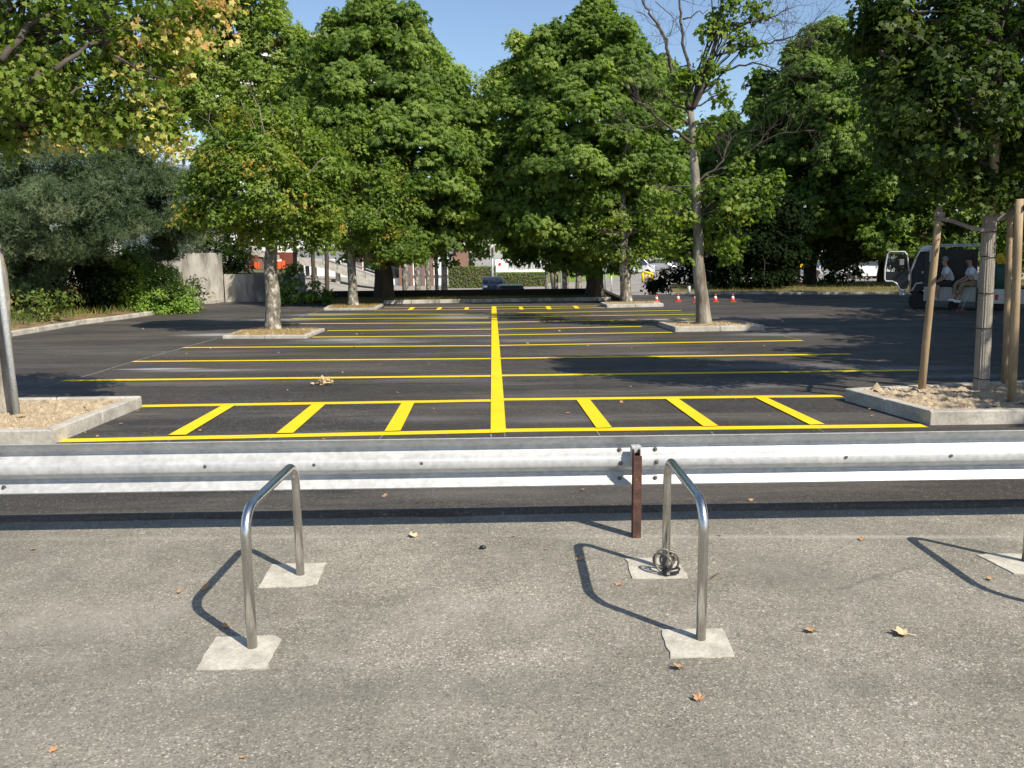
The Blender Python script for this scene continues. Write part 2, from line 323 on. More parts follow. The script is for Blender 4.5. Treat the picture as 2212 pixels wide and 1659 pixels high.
# ------------------------------------------------------------ leaves
def tmpl(kind):
    if kind == 'maple':
        n = 11; v = [(0, 0, 0)]; rad = [1.05, .60, .88, .52, .72, .42, .2, .42, .72, .52, .88, .60]
        n = 12
        for i in range(n):
            t = math.pi/2-2*math.pi*i/n; v.append((rad[i]*math.cos(t), rad[i]*math.sin(t)+.15, -.28*rad[i]**2*(1 if i % 2 == 0 else .4)))
        f = [(0, 1+(i+1) % n, 1+i) for i in range(n)]
    elif kind == 'maple_lo':
        v = [(0, -.5, 0), (.9, .1, -.12), (.3, .3, .05), (0, 1.05, -.2), (-.3, .3, .05), (-.9, .1, -.12)]
        f = [(0, 1, 2), (0, 2, 3), (0, 3, 4), (0, 4, 5)]
    elif kind == 'chestnut':
        v = []; f = []
        for a in (-1.25, -.62, 0, .62, 1.25):
            L = 1-.25*abs(a)/1.25; c, s = math.sin(a), math.cos(a); n = len(v)
            v += [(0, 0, 0), (c*L*.6+s*.17, s*L*.6-c*.17, -.12), (c*L, s*L, -.5), (c*L*.6-s*.17, s*L*.6+c*.17, -.12)]
            f += [(n, n+1, n+2), (n, n+2, n+3)]
    elif kind == 'simple':
        v = [(0, -.5, 0), (.36, .1, -.05), (0, .9, -.18), (-.36, .1, -.05)]; f = [(0, 1, 2), (0, 2, 3)]
    elif kind == 'needle':
        v = []; f = []
        for i in range(9):
            t = 2.4*i; e = .25+.07*i; d = Vector((math.cos(t)*math.cos(e), math.sin(t)*math.cos(e), math.sin(e))); p = d.orthogonal().normalized()*.055; n = len(v)
            v += [tuple(d*.05-p), tuple(d*.05+p), tuple(d*(1-.03*i))]; f += [(n, n+1, n+2)]
    elif kind == 'blade':
        v = [(-.05, 0, 0), (.05, 0, 0), (.0, .25, 1)]; f = [(0, 1, 2)]
    return np.array(v, float), np.array(f, np.int64)
TM = {k: tmpl(k) for k in ('maple', 'maple_lo', 'chestnut', 'simple', 'needle', 'blade')}
def unit(a): return a/np.maximum(np.linalg.norm(a, axis=1, keepdims=True), 1e-9)
def scatter(P, N, Tp, size, tint, kind):
    """P positions, N normals, Tp tip directions -> V, F, tint"""
    tv, tf = TM[kind]; n = len(P)
    Z = unit(N); Y = unit(Tp-Z*np.sum(Tp*Z, 1, keepdims=True)); X = np.cross(Y, Z)
    V = P[:, None, :]+size[:, None, None]*(tv[None, :, 0:1]*X[:, None, :]+tv[None, :, 1:2]*Y[:, None, :]+tv[None, :, 2:3]*Z[:, None, :])
    Fc = tf[None]+(np.arange(n)*len(tv))[:, None, None]
    return V.reshape(-1, 3), Fc.reshape(-1, 3), np.repeat(tint, len(tv))
def join(parts):
    Vs = []; Fs = []; Ts = []; k = 0
    for V, Fc, T in parts: Vs.append(V); Fs.append(Fc+k); Ts.append(T); k += len(V)
    return np.concatenate(Vs), np.concatenate(Fs), np.concatenate(Ts)
def clump_points(lobes, dens, lo=.74, hi=1.12, keep=.82, squash=1.0):
    C = np.array([l[0] for l in lobes], float); Rr = np.array([l[1] for l in lobes], float); out = []; on = []; oi = []
    for i, (c, r) in enumerate(zip(C, Rr)):
        n = max(4, int(dens*12.57*r*r)); d = unit(rng.normal(size=(n, 3))); p = c+d*r*rng.uniform(lo, hi, (n, 1))*np.array([1, 1, squash])
        ok = np.ones(n, bool)
        for j, (c2, r2) in enumerate(zip(C, Rr)):
            if j != i: ok &= np.linalg.norm(p-c2, axis=1) > keep*r2
        out.append(p[ok]); on.append(d[ok]); oi.append(np.full(ok.sum(), i))
    return np.concatenate(out), np.concatenate(on), np.concatenate(oi)
def foliage(lobes, dens=1.4, per=40, cr=.55, leaf=.2, kind='chestnut', flat=.45, droop=.8, tr=(0, 1), inner=.35, up=.7, tintfn=None, jit=.5, zmin=None):
    P, D, I = clump_points(lobes, dens); n = len(P)
    if zmin is not None:
        k = P[:, 2] > zmin; P, D = P[k], D[k]; n = len(P)
    ct = rng.uniform(tr[0], tr[1], n) if tintfn is None else tintfn(P)
    rr = cr*rng.uniform(.6, 1.35, n); m = np.maximum(3, (per*(rr/cr)**2*rng.uniform(.6, 1.2, n)).astype(int)); idx = np.repeat(np.arange(n), m); N = len(idx)
    o = unit(rng.normal(size=(N, 3)))*rng.uniform(.15, 1, (N, 1))**.6
    rad = np.linalg.norm(o[:, :2], axis=1)
    off = o*rr[idx][:, None]; off[:, 2] = off[:, 2]*flat-rr[idx]*droop*rad**2*.5
    pos = P[idx]+off
    nor = np.array([0, 0, up])+.55*D[idx]+.5*o*np.array([1, 1, .3])+jit*rng.normal(size=(N, 3))
    tip = o*np.array([1, 1, .2])+.5*D[idx]*np.array([1, 1, 0])+np.array([0, 0, -.35])+.35*rng.normal(size=(N, 3))
    sz = leaf*rng.uniform(.65, 1.2, N); t = np.clip(ct[idx]+rng.normal(0, .08, N), 0, 1)
    parts = [scatter(pos, nor, tip, sz, t, kind)]
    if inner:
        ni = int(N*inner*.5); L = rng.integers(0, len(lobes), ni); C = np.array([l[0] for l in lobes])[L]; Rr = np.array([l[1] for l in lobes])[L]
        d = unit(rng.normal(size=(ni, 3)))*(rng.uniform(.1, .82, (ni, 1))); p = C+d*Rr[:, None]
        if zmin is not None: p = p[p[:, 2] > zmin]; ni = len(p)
        parts.append(scatter(p, rng.normal(size=(ni, 3))+np.array([0, 0, .5]), rng.normal(size=(ni, 3)), leaf*1.5*rng.uniform(.8, 1.3, ni), rng.uniform(0, .4, ni), 'simple' if kind != 'needle' else 'needle'))  # filler leaves get darker tints, painting in the shade inside the crown
    return parts, P
def tintM(P):
    t = rng.uniform(.15, .74, len(P)); t[rng.uniform(size=len(P)) < .03] = .97; t[rng.uniform(size=len(P)) < .05] = .87; return t
def rough(lobes, n=5, k=.36, shrink=.88):
    out = [(c, r*shrink) for c, r in lobes]
    for c, r in lobes:
        d = unit(rng.normal(size=(n, 3))+np.array([0, -.2, .25]))
        for v in d: q = r*rng.uniform(.8, 1.04); out.append(((c[0]+v[0]*q, c[1]+v[1]*q, c[2]+v[2]*q), r*k*rng.uniform(.6, 1.15)))
    return out
def limb_path(a, b, k=6, wob=.12, sag=0):
    a = Vector(a); b = Vector(b); L = (b-a).length; pts = []
    for i in range(k+1):
        t = i/k; p = a.lerp(b, t)
        if 0 < i < k: p += Vector((random.gauss(0, 1), random.gauss(0, 1), random.gauss(0, 1)))*wob*L*.25
        p.z += sag*L*math.sin(math.pi*t); pts.append(p)
    return pts
def px_lobes(Y, specs, dz=None):
    out = []
    for s in specs:
        x, y, r = s[:3]; dy = s[3] if len(s) > 3 else 0
        d = Y+dy; c = at(x, y, d); out.append(((c.x, c.y, c.z), r*d/F))
    return out
def make_tree(label, base, trunk_pts, trunk_r, lobes, fol, name='tree', group=None, leafm='chestnut', barkm='bark', twigm='twig', twigs=60, cat='tree', limb_r=.35, twlen=.6, extra=None, seg=12, ntwig=None):
    base = Vector(base); root = thing(name, label, cat, base, 0, group)
    tb = MB()
    # subdivide trunk with small wobble and root flare
    pts = [Vector(p) for p in trunk_pts]; P2 = []; R2 = []
    for i in range(len(pts)-1):
        k = 5
        for j in range(k):
            t = j/k; q = pts[i].lerp(pts[i+1], t); r = trunk_r[i]+(trunk_r[i+1]-trunk_r[i])*t
            P2.append(q+Vector((random.gauss(0, r*.08), random.gauss(0, r*.08), 0))); R2.append(r*(1+random.gauss(0, .03)))
    P2.append(pts[-1]); R2.append(trunk_r[-1]); R2[0] *= 1.18
    P2.insert(0, P2[0]-Vector((0, 0, .15))); R2.insert(0, R2[0]*1.1)
    tb.tube(P2, R2, seg); tr = tb.build('trunk', M[barkm], root, base, smooth=True)
    lb = MB(); top = P2[-1]; z0 = P2[0].z; RM = 1.2*float(np.median([q[1] for q in lobes])) if len(lobes) > 60 else 0
    if RM: RM = float(max(q[1] for q in lobes))*.9
    for c, r in lobes:
        c = Vector(c)
        if r < .5*RM:
            big = min([q for q in lobes if q[1] >= .5*RM], key=lambda q: (Vector(q[0])-c).length); lb.tube(limb_path(big[0], c, 4, .1), [.03, .024, .018, .012, .008], 5); continue
        cand = [p for p in P2 if p.z < max(c.z-.2*r, z0+1.2)] or [top]; a = cand[-1]; i = P2.index(a)
        rr = max(.03, min(R2[i]*.6, trunk_r[0]*limb_r)); path = limb_path(a, c, 6, .1, .04); lb.tube(path, [rr*(1-.12*j) for j in range(7)], 7)
        for q in range(3):
            d = Vector(unit(rng.normal(size=(1, 3)))[0]); e = c+d*r*.9; pp = limb_path(path[random.randint(2, 6)], e, 4, .12); lb.tube(pp, [rr*.45*(1-.2*j) for j in range(5)], 5)
    parts, P = foliage(lobes, **fol)
    C = [Vector(c) for c, r in lobes]
    for p in P[rng.permutation(len(P))[:twigs]]:
        p = Vector(p); c = min(C, key=lambda q: (q-p).length); lb.tube(limb_path(c.lerp(p, .35), p, 3, .15), [.022, .016, .01, .005], 4, cap=False)
    if extra: extra(lb)
    lb.build('limbs', M[twigm], root, base, smooth=True)
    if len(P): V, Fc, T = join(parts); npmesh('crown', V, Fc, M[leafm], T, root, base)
    return root
def bush(label, cat, base, lobes, fol, leafm, name='shrub', group=None, zmin=0.03, stems=8):
    base = Vector(base); root = thing(name, label, cat, base, 0, group); fol = dict(fol); fol['zmin'] = fol.get('zmin', base.z+zmin)
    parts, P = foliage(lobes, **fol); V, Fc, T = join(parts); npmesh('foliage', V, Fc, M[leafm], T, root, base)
    sb = MB()
    if not stems: return root
    for i in range(stems):
        p = Vector(P[random.randrange(len(P))]); sb.tube(limb_path(base+Vector((random.gauss(0, .15), random.gauss(0, .1), -.05)), base.lerp(p, .85), 4, .1), [.018, .015, .012, .008, .004], 5)
    sb.build('stem', M['twig'], root, base); return root

# ============================================================ THE SETTING
# one far ground sheet reaching the horizon (height field)
xs = np.concatenate([[-1500, -600, -200, -90], np.arange(-60, 61, 3), [90, 200, 600, 1500]]); ys = np.concatenate([[-400, -60, -10], np.arange(0, 36, 6), np.arange(36, 60, 1.5), [64, 70, 80, 100, 130, 200, 500, 1800]])
gx, gy = np.meshgrid(xs, ys); gz = terr(gx, gy)-.06*(gy < 38); V = np.stack([gx, gy, gz], -1).reshape(-1, 3); nx = len(xs)
Fc = np.array([(j*nx+i, j*nx+i+1, (j+1)*nx+i+1, (j+1)*nx+i) for j in range(len(ys)-1) for i in range(nx-1)])
g = npmesh('ground', V, Fc, M['ground']); g['kind'] = 'structure'
# near pavement
def edgeY(x): return 5.51+.017*x+.012*math.sin(1.7*x)+.006*math.sin(5.1*x+1)
ex = [x*.25-12 for x in range(97)]
b = MB(); b.sheet([(-12, -6, 0), (12, -6, 0)]+[(x, edgeY(x)+.3, 0) for x in reversed(ex)])
tag(b.build('pavement', M['pavement']), kind='structure')
# new asphalt: slab with a real lip
b = MB(); n = len(ex)
jit = [edgeY(x)+.16+random.gauss(0, .006) for x in ex]
lotpoly = [(x, y, LOT) for x, y in zip(ex, jit)]+[(34, 6.2, LOT), (34, 38, LOT), (3.2, 38.2, LOT), (2.5, 33.6, LOT), (-7, 33.6, LOT), (-10, 35.6, LOT), (-30, 35.6, LOT), (-30, 6, LOT)]
b.sheet(lotpoly)
for i in range(n-1): b.add([(ex[i], jit[i]-.02, -.01), (ex[i+1], jit[i+1]-.02, -.01), (ex[i+1], jit[i+1], LOT), (ex[i], jit[i], LOT)], [(0, 1, 2, 3)])
lot = tag(b.build('car_park', M['lot']), kind='structure')
ZL = LOT+.004
def stripe(p, q, wd=.16, z=ZL, m='yellow', name='painted_line', ends=None):
    a = G(*p, z=z); c = G(*q, z=z); d = (c-a).normalized(); nn = Vector((-d.y, d.x, 0))*wd/2; L = (c-a).length; k = max(2, int(L/.35)); u = []; v = []
    for i in range(k+1):
        s = a.lerp(c, i/k); e = random.gauss(0, .0022); u.append(s+nn*(1+random.gauss(0, .022))+nn.normalized()*e); v.append(s-nn*(1+random.gauss(0, .022))+nn.normalized()*e)
    vs = []
    for i in range(k+1): vs += [tuple(v[i]), tuple(u[i])]
    b = MB(); b.add(vs, [(2*i, 2*i+2, 2*i+3, 2*i+1) for i in range(k)]); return b.build(name, M[m], lot)
HL = [((133, 951.7), (1062, 931)), ((303, 877), (1060, 865)), ((137, 821.8), (1060, 812)), ((287, 780.7), (1060, 774.5)), ((395, 750.7), (1060, 746.5)), ((675, 728), (1060, 725)),
      ((707, 714), (1060, 711)), ((605, 699.2), (1060, 697)), ((630, 688), (1060, 686.8)), ((664, 678.4), (1060, 679)), ((811, 669.8), (1060, 668.7)), ((830, 663.7), (1060, 663.7))]
HR = [((1091, 929.5), (1996, 919)), ((1088, 862.7), (1818, 855)), ((1084, 811), (1983, 799.6)), ((1081, 774), (1838.6, 764.6)), ((1079, 746), (1732, 735.4)), ((1077, 723.4), (1451.8, 717.7)),
      ((1075, 711), (1385, 705)), ((1074, 696), (1541.8, 688)), ((1073, 685), (1501.8, 678.7)), ((1072, 676.4), (1471.8, 670.4)), ((1071, 667.7), (1308.5, 664.4)), ((1071, 662.7), (1290, 660.8))]
for p, q in HL+HR: stripe(p, q, .165 if p[1] > 800 or q[1] > 800 else .15)
b = MB(); lf = [(1059.8, 934.8), (1060.5, 865), (1061, 812), (1061.3, 774), (1061.5, 746), (1061.7, 711), (1061.8, 687), (1062, 661.7)]; rt = [(1093.2, 933.8), (1088.3, 865), (1084.2, 812), (1081.3, 774), (1079, 746), (1075.9, 711), (1073.7, 687), (1072, 661.7)]
vs = []
for p, q in zip(lf, rt): vs += [tuple(G(*p, z=ZL+.004)), tuple(G(*q, z=ZL+.004))]
b.add(vs, [(2*i, 2*i+1, 2*i+3, 2*i+2) for i in range(7)]); b.build('centre_line', M['yellow'], lot, label='wide yellow centre line running away from the camera')
for quad in [((363.3, 939.4), (401.6, 938.7), (510, 873.4), (481.6, 874.4)), ((596.6, 935.4), (633, 934.7), (705, 871), (676.6, 871)), ((830.4, 931.2), (865, 929.8), (895.7, 868), (868, 868.7)),
             ((1288.5, 924.4), (1321.8, 922.7), (1273.5, 861.7), (1245, 862.7)), ((1520, 921), (1551.8, 919.4), (1463.5, 859.4), (1436.8, 860.4)), ((1750, 917), (1781.8, 916), (1655, 857.7), (1628.5, 857)),
             ((879.8, 669.9), (889.8, 669.5), (897.3, 663.7), (887.3, 663.7)), ((941.5, 669.9), (950.7, 669.2), (955.7, 663.7), (946.5, 664)), ((1002.4, 669.2), (1011.5, 669), (1013.5, 663.5), (1004.9, 663.5)),
             ((1122.4, 668.5), (1131.9, 668.2), (1128.2, 662.7), (1120.4, 662.9)), ((1182, 668.2), (1192, 667.7), (1187.8, 661.2), (1177.8, 661.2)), ((1242.9, 666.5), (1252.9, 666.2), (1246.2, 660.5), (1236.2, 660.5))]:
    b = MB(); b.sheet([tuple(G(*p, z=ZL+.008)) for p in quad]); b.build('hatch_bar', M['yellow'], lot)
for p, q in [((57, 845.6), (203, 807)), ((203, 807), (283, 782)), ((283, 782), (393, 752)), ((393, 752), (476, 729)), ((620, 694), (700, 668.5)), ((2000, 803.5), (2091, 823)), ((1840, 765), (2000, 803.5)), ((1672, 720.7), (1740, 737)), ((305, 752), (393, 751)), ((475, 721), (497, 719))]:
    stripe(p, q, .03, LOT+.003, 'chalk', 'chalk_line')
for p, q in [((335, 956), (357, 945)), ((361, 954), (375, 946)), ((578, 952), (590, 943)), ((1288, 930), (1300, 945)), ((1535, 932), (1546, 942)), ((1764, 925), (1780, 933)), ((1061, 937), (1061, 946)), ((1090, 936), (1090, 944)), ((820, 950), (828, 938))]: stripe(p, q, .012, LOT+.003, 'chalk', 'chalk_line')
# left bank: soil slope
BK = [(-60, 775), (20, 727), (167, 702), (267, 689), (333, 679), (430, 666)]
bk = [G(*p) for p in BK]; b = MB(); rows = []
for j, (off, z) in enumerate([(.0, .10), (.8, .16), (2.5, .30), (6, .75), (12, 1.3), (25, 1.6)]):
    rows.append([Vector((p.x-off*(1 if j < 2 else 1.05), p.y+off*.18, z+random.gauss(0, .02*min(j, 1)))) for p in bk])
vs = [tuple(p) for r in rows for p in r]; k = len(bk)
b.add(vs, [(j*k+i, j*k+i+1, (j+1)*k+i+1, (j+1)*k+i) for j in range(len(rows)-1) for i in range(k-1)])
tag(b.build('bank', M['bank'], smooth=True), kind='structure')
b = MB(); sp = []
for i in range(len(bk)-1):
    L = (bk[i+1]-bk[i]).length; k2 = max(1, int(L/1.0))
    for j in range(k2):
        p = bk[i].lerp(bk[i+1], j/k2)+Vector((random.gauss(0, .015), 0, 0)); q = bk[i].lerp(bk[i+1], (j+.97)/k2); b.obox(p+Vector((0, 0, .045)), q+Vector((0, 0, .045)), .16, .16+random.gauss(0, .006))
b2 = b.build('kerb', M['concrete'], bevel=.02); tag(b2, 'long pale concrete kerb edging the bank under the pine', 'kerb')
# raised terrace behind the concrete walls and far right verge
b = MB(); b.prism([(-40, 36.3), (-10.6, 36.3), (-17, 66), (-40, 66)], -.5, 1.18); tag(b.build('terrace', M['verge'], bevel=.05), kind='structure')
# planting beds
def bed(label, tops, hz, kw=.12, soil='soil', clods=0, grass=0, soff=-.03, base=LOT, chips=True):
    T = [G(*p, z=base+hz) if len(p) == 2 else Vector(p) for p in tops]; cx = sum((t for t in T), Vector())/len(T); cx.z = base
    root = thing('planting_bed', label, 'planting bed', cx); n = len(T); inn = []
    for i in range(n):
        a, c, d = T[i-1], T[i], T[(i+1) % n]; e1 = (c-a).normalized(); e2 = (d-c).normalized(); s = 1 if sum(T[k].x*T[(k+1)%n].y-T[(k+1)%n].x*T[k].y for k in range(n)) > 0 else -1
        n1 = Vector((-e1.y, e1.x, 0))*s; n2 = Vector((-e2.y, e2.x, 0))*s; bis = (n1+n2).normalized(); inn.append(c+bis*kw/max(.3, bis.dot(n1)))
    for i in range(n):           # one kerbstone run per side, cut into stones with joints
        a, c, ai, ci = T[i], T[(i+1) % n], inn[i], inn[(i+1) % n]; L = (c-a).length; k = max(1, round(L/1.0))
        kb = MB()
        for j in range(k):
            s0 = j/k+(0 if j == 0 else .004/L); s1 = (j+1)/k-(0 if j == k-1 else .004/L)
            q = [a.lerp(c, s0), a.lerp(c, s1), ai.lerp(ci, s1), ai.lerp(ci, s0)]; kb.prism([(v.x, v.y) for v in q], base-.05, base+hz+random.gauss(0, .003))
        kb.build('kerb', M['concrete'], root, cx, bevel=.012)
    # soil surface
    ix = [p.x for p in inn]; iy = [p.y for p in inn]; nn = 46
    def inside(x, y):
        r = False
        for i in range(n):
            a, c = inn[i], inn[(i+1) % n]
            if (a.y > y) != (c.y > y) and x < (c.x-a.x)*(y-a.y)/(c.y-a.y)+a.x: r = not r
        return r
    st = MB(); st.prism([(p.x, p.y) for p in inn], base-.04, base+hz+soff-.015); st.build('soil', M[soil], root, cx)
    pts = []
    while len(pts) < max(clods, grass):
        x, y = random.uniform(min(ix), max(ix)), random.uniform(min(iy), max(iy))
        if inside(x, y): pts.append((x, y))
    if clods:
        P = np.array([(x, y, base+hz+soff-.012) for x, y in pts[:clods]]); N = len(P)
        ico = np.array([(0, 0, 1), (1, 0, .1), (.2, 1, 0), (-.9, .3, .05), (-.4, -.9, .1), (.5, -.8, 0)]); fc = np.array([(0, 1, 2), (0, 2, 3), (0, 3, 4), (0, 4, 5), (0, 5, 1)])
        s = rng.gamma(1.4, .0075, N)+.005; V = P[:, None]+s[:, None, None]*(ico[None]*np.array([1.2, 1.2, .8])+rng.normal(0, .22, (N, 6, 3)))
        Fc = (fc[None]+(np.arange(N)*6)[:, None, None]).reshape(-1, 3); tag(npmesh('soil_clods', V.reshape(-1, 3), Fc, M['clod'], None, root, cx), kind='stuff')
    if grass:
        P = np.array([(x, y, base+hz+soff-.015) for x, y in pts[:grass]]); N = len(P); a = rng.uniform(0, 6.28, N)
        V, Fc, T2 = scatter(P, np.array([0, 0, 1])+.5*rng.normal(size=(N, 3)), np.stack([np.cos(a), np.sin(a), 0*a], 1), rng.uniform(.03, .09, N), rng.uniform(0, 1, N), 'blade')
        tag(npmesh('dry_grass', V, Fc, M['straw'], T2, root, cx), kind='stuff')
    return root
bedL = bed('pale sandy planting bed with a metal pole at the left edge of the picture', [(-60, 932), (114, 929), (306, 855), (-60, 860)], .14, clods=12000, grass=900)
bedR = bed('soil planting bed with wooden stakes around a wrapped trunk', [(2010.4, 887.7), (2420, 882), (2420, 810), (1825.7, 839)], .15, clods=22000, grass=60, soff=-.02)
bedM = bed('kerbed bed of straw under the lichen-covered maple on the left', [(480, 725), (661.6, 724.5), (701.6, 708.5), (520, 712.3)], .07, soil='drysoil', clods=1500, grass=7000, soff=.0)
bedT = bed('kerbed bed holding the tall half-bare maple on the right', [(1458.5, 706), (1651.8, 702.7), (1601.8, 691.7), (1421.8, 694.4)], .12, soil='drysoil', clods=2500, grass=2500, soff=-.01)
bedF = bed('far low-kerbed grassy bed holding the slim maple left of the dark chestnut', [(699, 665.7), (811, 664.9), (829, 655.6), (716, 656)], .08, soil='verge', grass=4500, soff=.0)
bedG = bed('far kerbed bed with a slim trunk, in front of the traffic cones', [(1311, 658), (1433.7, 655.7), (1418.7, 649.9), (1297, 653)], .11, soil='drysoil', clods=1500, grass=2500, soff=.0)
# far grass strip, its kerb, dark low wall
sA = G(829, 656.5); sB = G(1183, 651); sC = G(1320, 649)
b = MB(); b.prism([(sA.x, sA.y+.1), (sB.x, sB.y+.1), (sC.x, sC.y+.1), (sC.x, 34.88), (-8.4, 34.88), (-8.2, 33.4)], -.1, LOT+.10); tag(b.build('grass_strip', M['verge']), kind='structure')
b = MB()
for p, q in ((sA, sB), (sB, sC)):
    k = int((q-p).length)
    for j in range(k): b.obox(p.lerp(q, j/k)+Vector((0, 0, .06)), p.lerp(q, (j+.985)/k)+Vector((0, 0, .06)), .14, .16)
tag(b.build('kerb', M['oldconc'], bevel=.015), 'low stained kerb along the far grass strip beyond the last yellow line', 'kerb')
def grass_patch(name, poly, n, z, h=(.05, .14), m='grass', kind='stuff', zf=None):
    xs_ = [p[0] for p in poly]; ys_ = [p[1] for p in poly]; pts = []
    while len(pts) < n:
        x, y = random.uniform(min(xs_), max(xs_)), random.uniform(min(ys_), max(ys_)); r = False
        for i in range(len(poly)):
            a, c = poly[i], poly[(i+1) % len(poly)]
            if (a[1] > y) != (c[1] > y) and x < (c[0]-a[0])*(y-a[1])/(c[1]-a[1])+a[0]: r = not r
        if r: pts.append((x, y, zf(x, y) if zf else z))
    P = np.array(pts); N = len(P); a = rng.uniform(0, 6.28, N)
    V, Fc, T = scatter(P, np.array([0, 0, 1])+.45*rng.normal(size=(N, 3)), np.stack([np.cos(a), np.sin(a), 0*a], 1), rng.uniform(h[0], h[1], N), np.clip(.5+.35*np.sin(P[:, 0]*.9+P[:, 1])+rng.normal(0, .2, N), 0, 1), 'blade')
    V[:, 0] += 0
    return tag(npmesh(name, V, Fc, M[m], T), kind=kind)
grass_patch('grass', [(sA.x, sA.y+.2), (sB.x, sB.y+.2), (sC.x, sC.y+.2), (sC.x, 34.8), (-8.2, 34.8)], 14000, LOT+.1, (.06, .16))
wl = [G(690, 641), G(1290, 640)]
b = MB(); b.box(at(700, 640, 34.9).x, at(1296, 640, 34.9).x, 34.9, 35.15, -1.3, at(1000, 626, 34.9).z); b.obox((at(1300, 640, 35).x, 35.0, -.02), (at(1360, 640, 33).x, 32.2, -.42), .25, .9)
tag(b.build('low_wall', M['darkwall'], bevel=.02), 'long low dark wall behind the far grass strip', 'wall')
# right verge
b = MB(); b.prism([(7.5, 38.6), (12, 37.6), (24, 35.2), (40, 33), (60, 40), (60, 55), (22, 52), (9.5, 50)], -.2, LOT+.09); tag(b.build('verge', M['verge'], bevel=.03), kind='structure')
b = MB(); vv = [Vector((7.4, 38.5, .05)), Vector((12, 37.5, .05)), Vector((24, 35.1, .05)), Vector((40, 32.9, .05))]
for p, q in zip(vv, vv[1:]):
    k = int((q-p).length)
    for j in range(k): b.obox(p.lerp(q, j/k), p.lerp(q, (j+.98)/k), .16, .16+random.gauss(0, .01))
tag(b.build('kerb', M['oldconc'], bevel=.02), 'worn kerb in the shade beside the truck, below the grass verge', 'kerb')
grass_patch('grass', [(8, 39), (24, 35.6), (40, 33.4), (55, 42), (22, 51), (9.5, 49)], 22000, LOT+.09, (.08, .2))
grass_patch('ground_cover', [(bk[0].x-.3, bk[0].y), (bk[1].x-.35, bk[1].y), (bk[2].x-.35, bk[2].y), (bk[3].x-.35, bk[3].y), (bk[5].x-.4, bk[5].y), (bk[5].x-5, bk[5].y+2), (bk[2].x-7, bk[2].y), (bk[0].x-9, bk[0].y)], 9000, .2, (.1, .3), 'cover', zf=lambda x, y: .12+.03*max(0, -x-9.5)+0)
# concrete walls on the left with steps
p1 = at(480, 655, 35.5); p0 = at(250, 655, 35.5)
b = MB(); b.box(p0.x-2, p1.x, 35.5, 35.8, -.2, at(480, 546, 35.5).z); 
wA = tag(b.build('concrete_wall', M['oldconc'], bevel=.012), 'tall weathered concrete wall partly hidden by the juniper', 'wall')
q1 = at(660, 655, 35.95); b = MB(); b.box(p1.x+.02, q1.x, 35.85, 36.1, -.2, at(540, 592, 35.85).z)
tag(b.build('concrete_wall', M['oldconc'], bevel=.012), 'lower stained concrete wall right of the tall one, half in shade', 'wall')
root = thing('concrete_steps', 'two wide concrete steps at the foot of the tall concrete wall', 'steps', (p1.x-1, 34.9, 0))
for j in range(3):
    b = MB(); x1 = p1.x+.1-.35*j; b.box(x1-3.4+.35*j, x1, 34.2+.42*j, 35.48, LOT+.0+(.16*j)+.002*j, LOT+.16*(j+1)); b.build('step', M['concrete'], root, root.location, bevel=.015)

# ============================================================ FOREGROUND
# bike stands
stand = thing('bike_stand', 'left stainless steel bicycle hoop leaning over pale footings', 'bike stand', (-1.231, 4.109, 0), 0, 'stainless bicycle hoops on the pavement')
def hoop_path(L=.9, Hh=.665, r=.13):
    pts = [(0, -L/2, -.06), (0, -L/2, Hh-r)]
    for k in range(1, 9): a = math.pi/2*k/8; pts.append((0, -L/2+r-r*math.cos(a), Hh-r+r*math.sin(a)))
    for k in range(0, 9): a = math.pi/2*k/8; pts.append((0, L/2-r+r*math.sin(a), Hh-r+r*math.cos(a)))
    pts.append((0, L/2, -.06)); return pts
MB().tube(hoop_path(), .0235, 24).build('hoop', M['steel'], stand, smooth=True)
st2 = copy_tree(stand); st2.location = (.881, 4.142, 0); st2['label'] = 'right stainless bicycle hoop with a coiled cable lock on its rear leg'
st3 = copy_tree(stand); st3.location = (3.005, 4.195, 0); st3['label'] = 'bicycle hoop at the right edge of the picture, mostly seen by its shadow'
def footing(root, px):
    P = [G(*p, z=0) for p in px]; q = []
    for i in range(len(P)):
        a, c = P[i], P[(i+1) % len(P)]; k = 5
        for j in range(k):
            v = a.lerp(c, j/k)+(Vector((random.gauss(0, .0035), random.gauss(0, .0035), 0)) if j else Vector((random.gauss(0, .004), random.gauss(0, .004), 0))); q.append((v.x, v.y))
    b = MB(); b.prism(q, -.03, .006); b.build('footing', M['slab'], root, root.location)
footing(stand, [(465, 1378), (591, 1374), (607.5, 1383), (575, 1446), (426, 1448)]); footing(stand, [(588, 1221), (705, 1217), (685, 1263), (656, 1267), (557, 1271)])
footing(st2, [(1425, 1363), (1562, 1360), (1590, 1419.5), (1452, 1423)]); footing(st2, [(1350, 1208), (1460, 1206), (1487, 1250), (1367, 1251)])
footing(st3, [(2110, 1200), (2143, 1197), (2235, 1197), (2270, 1245), (2190, 1240)]); footing(st3, [(2330, 1340), (2440, 1336), (2480, 1400), (2350, 1405)])
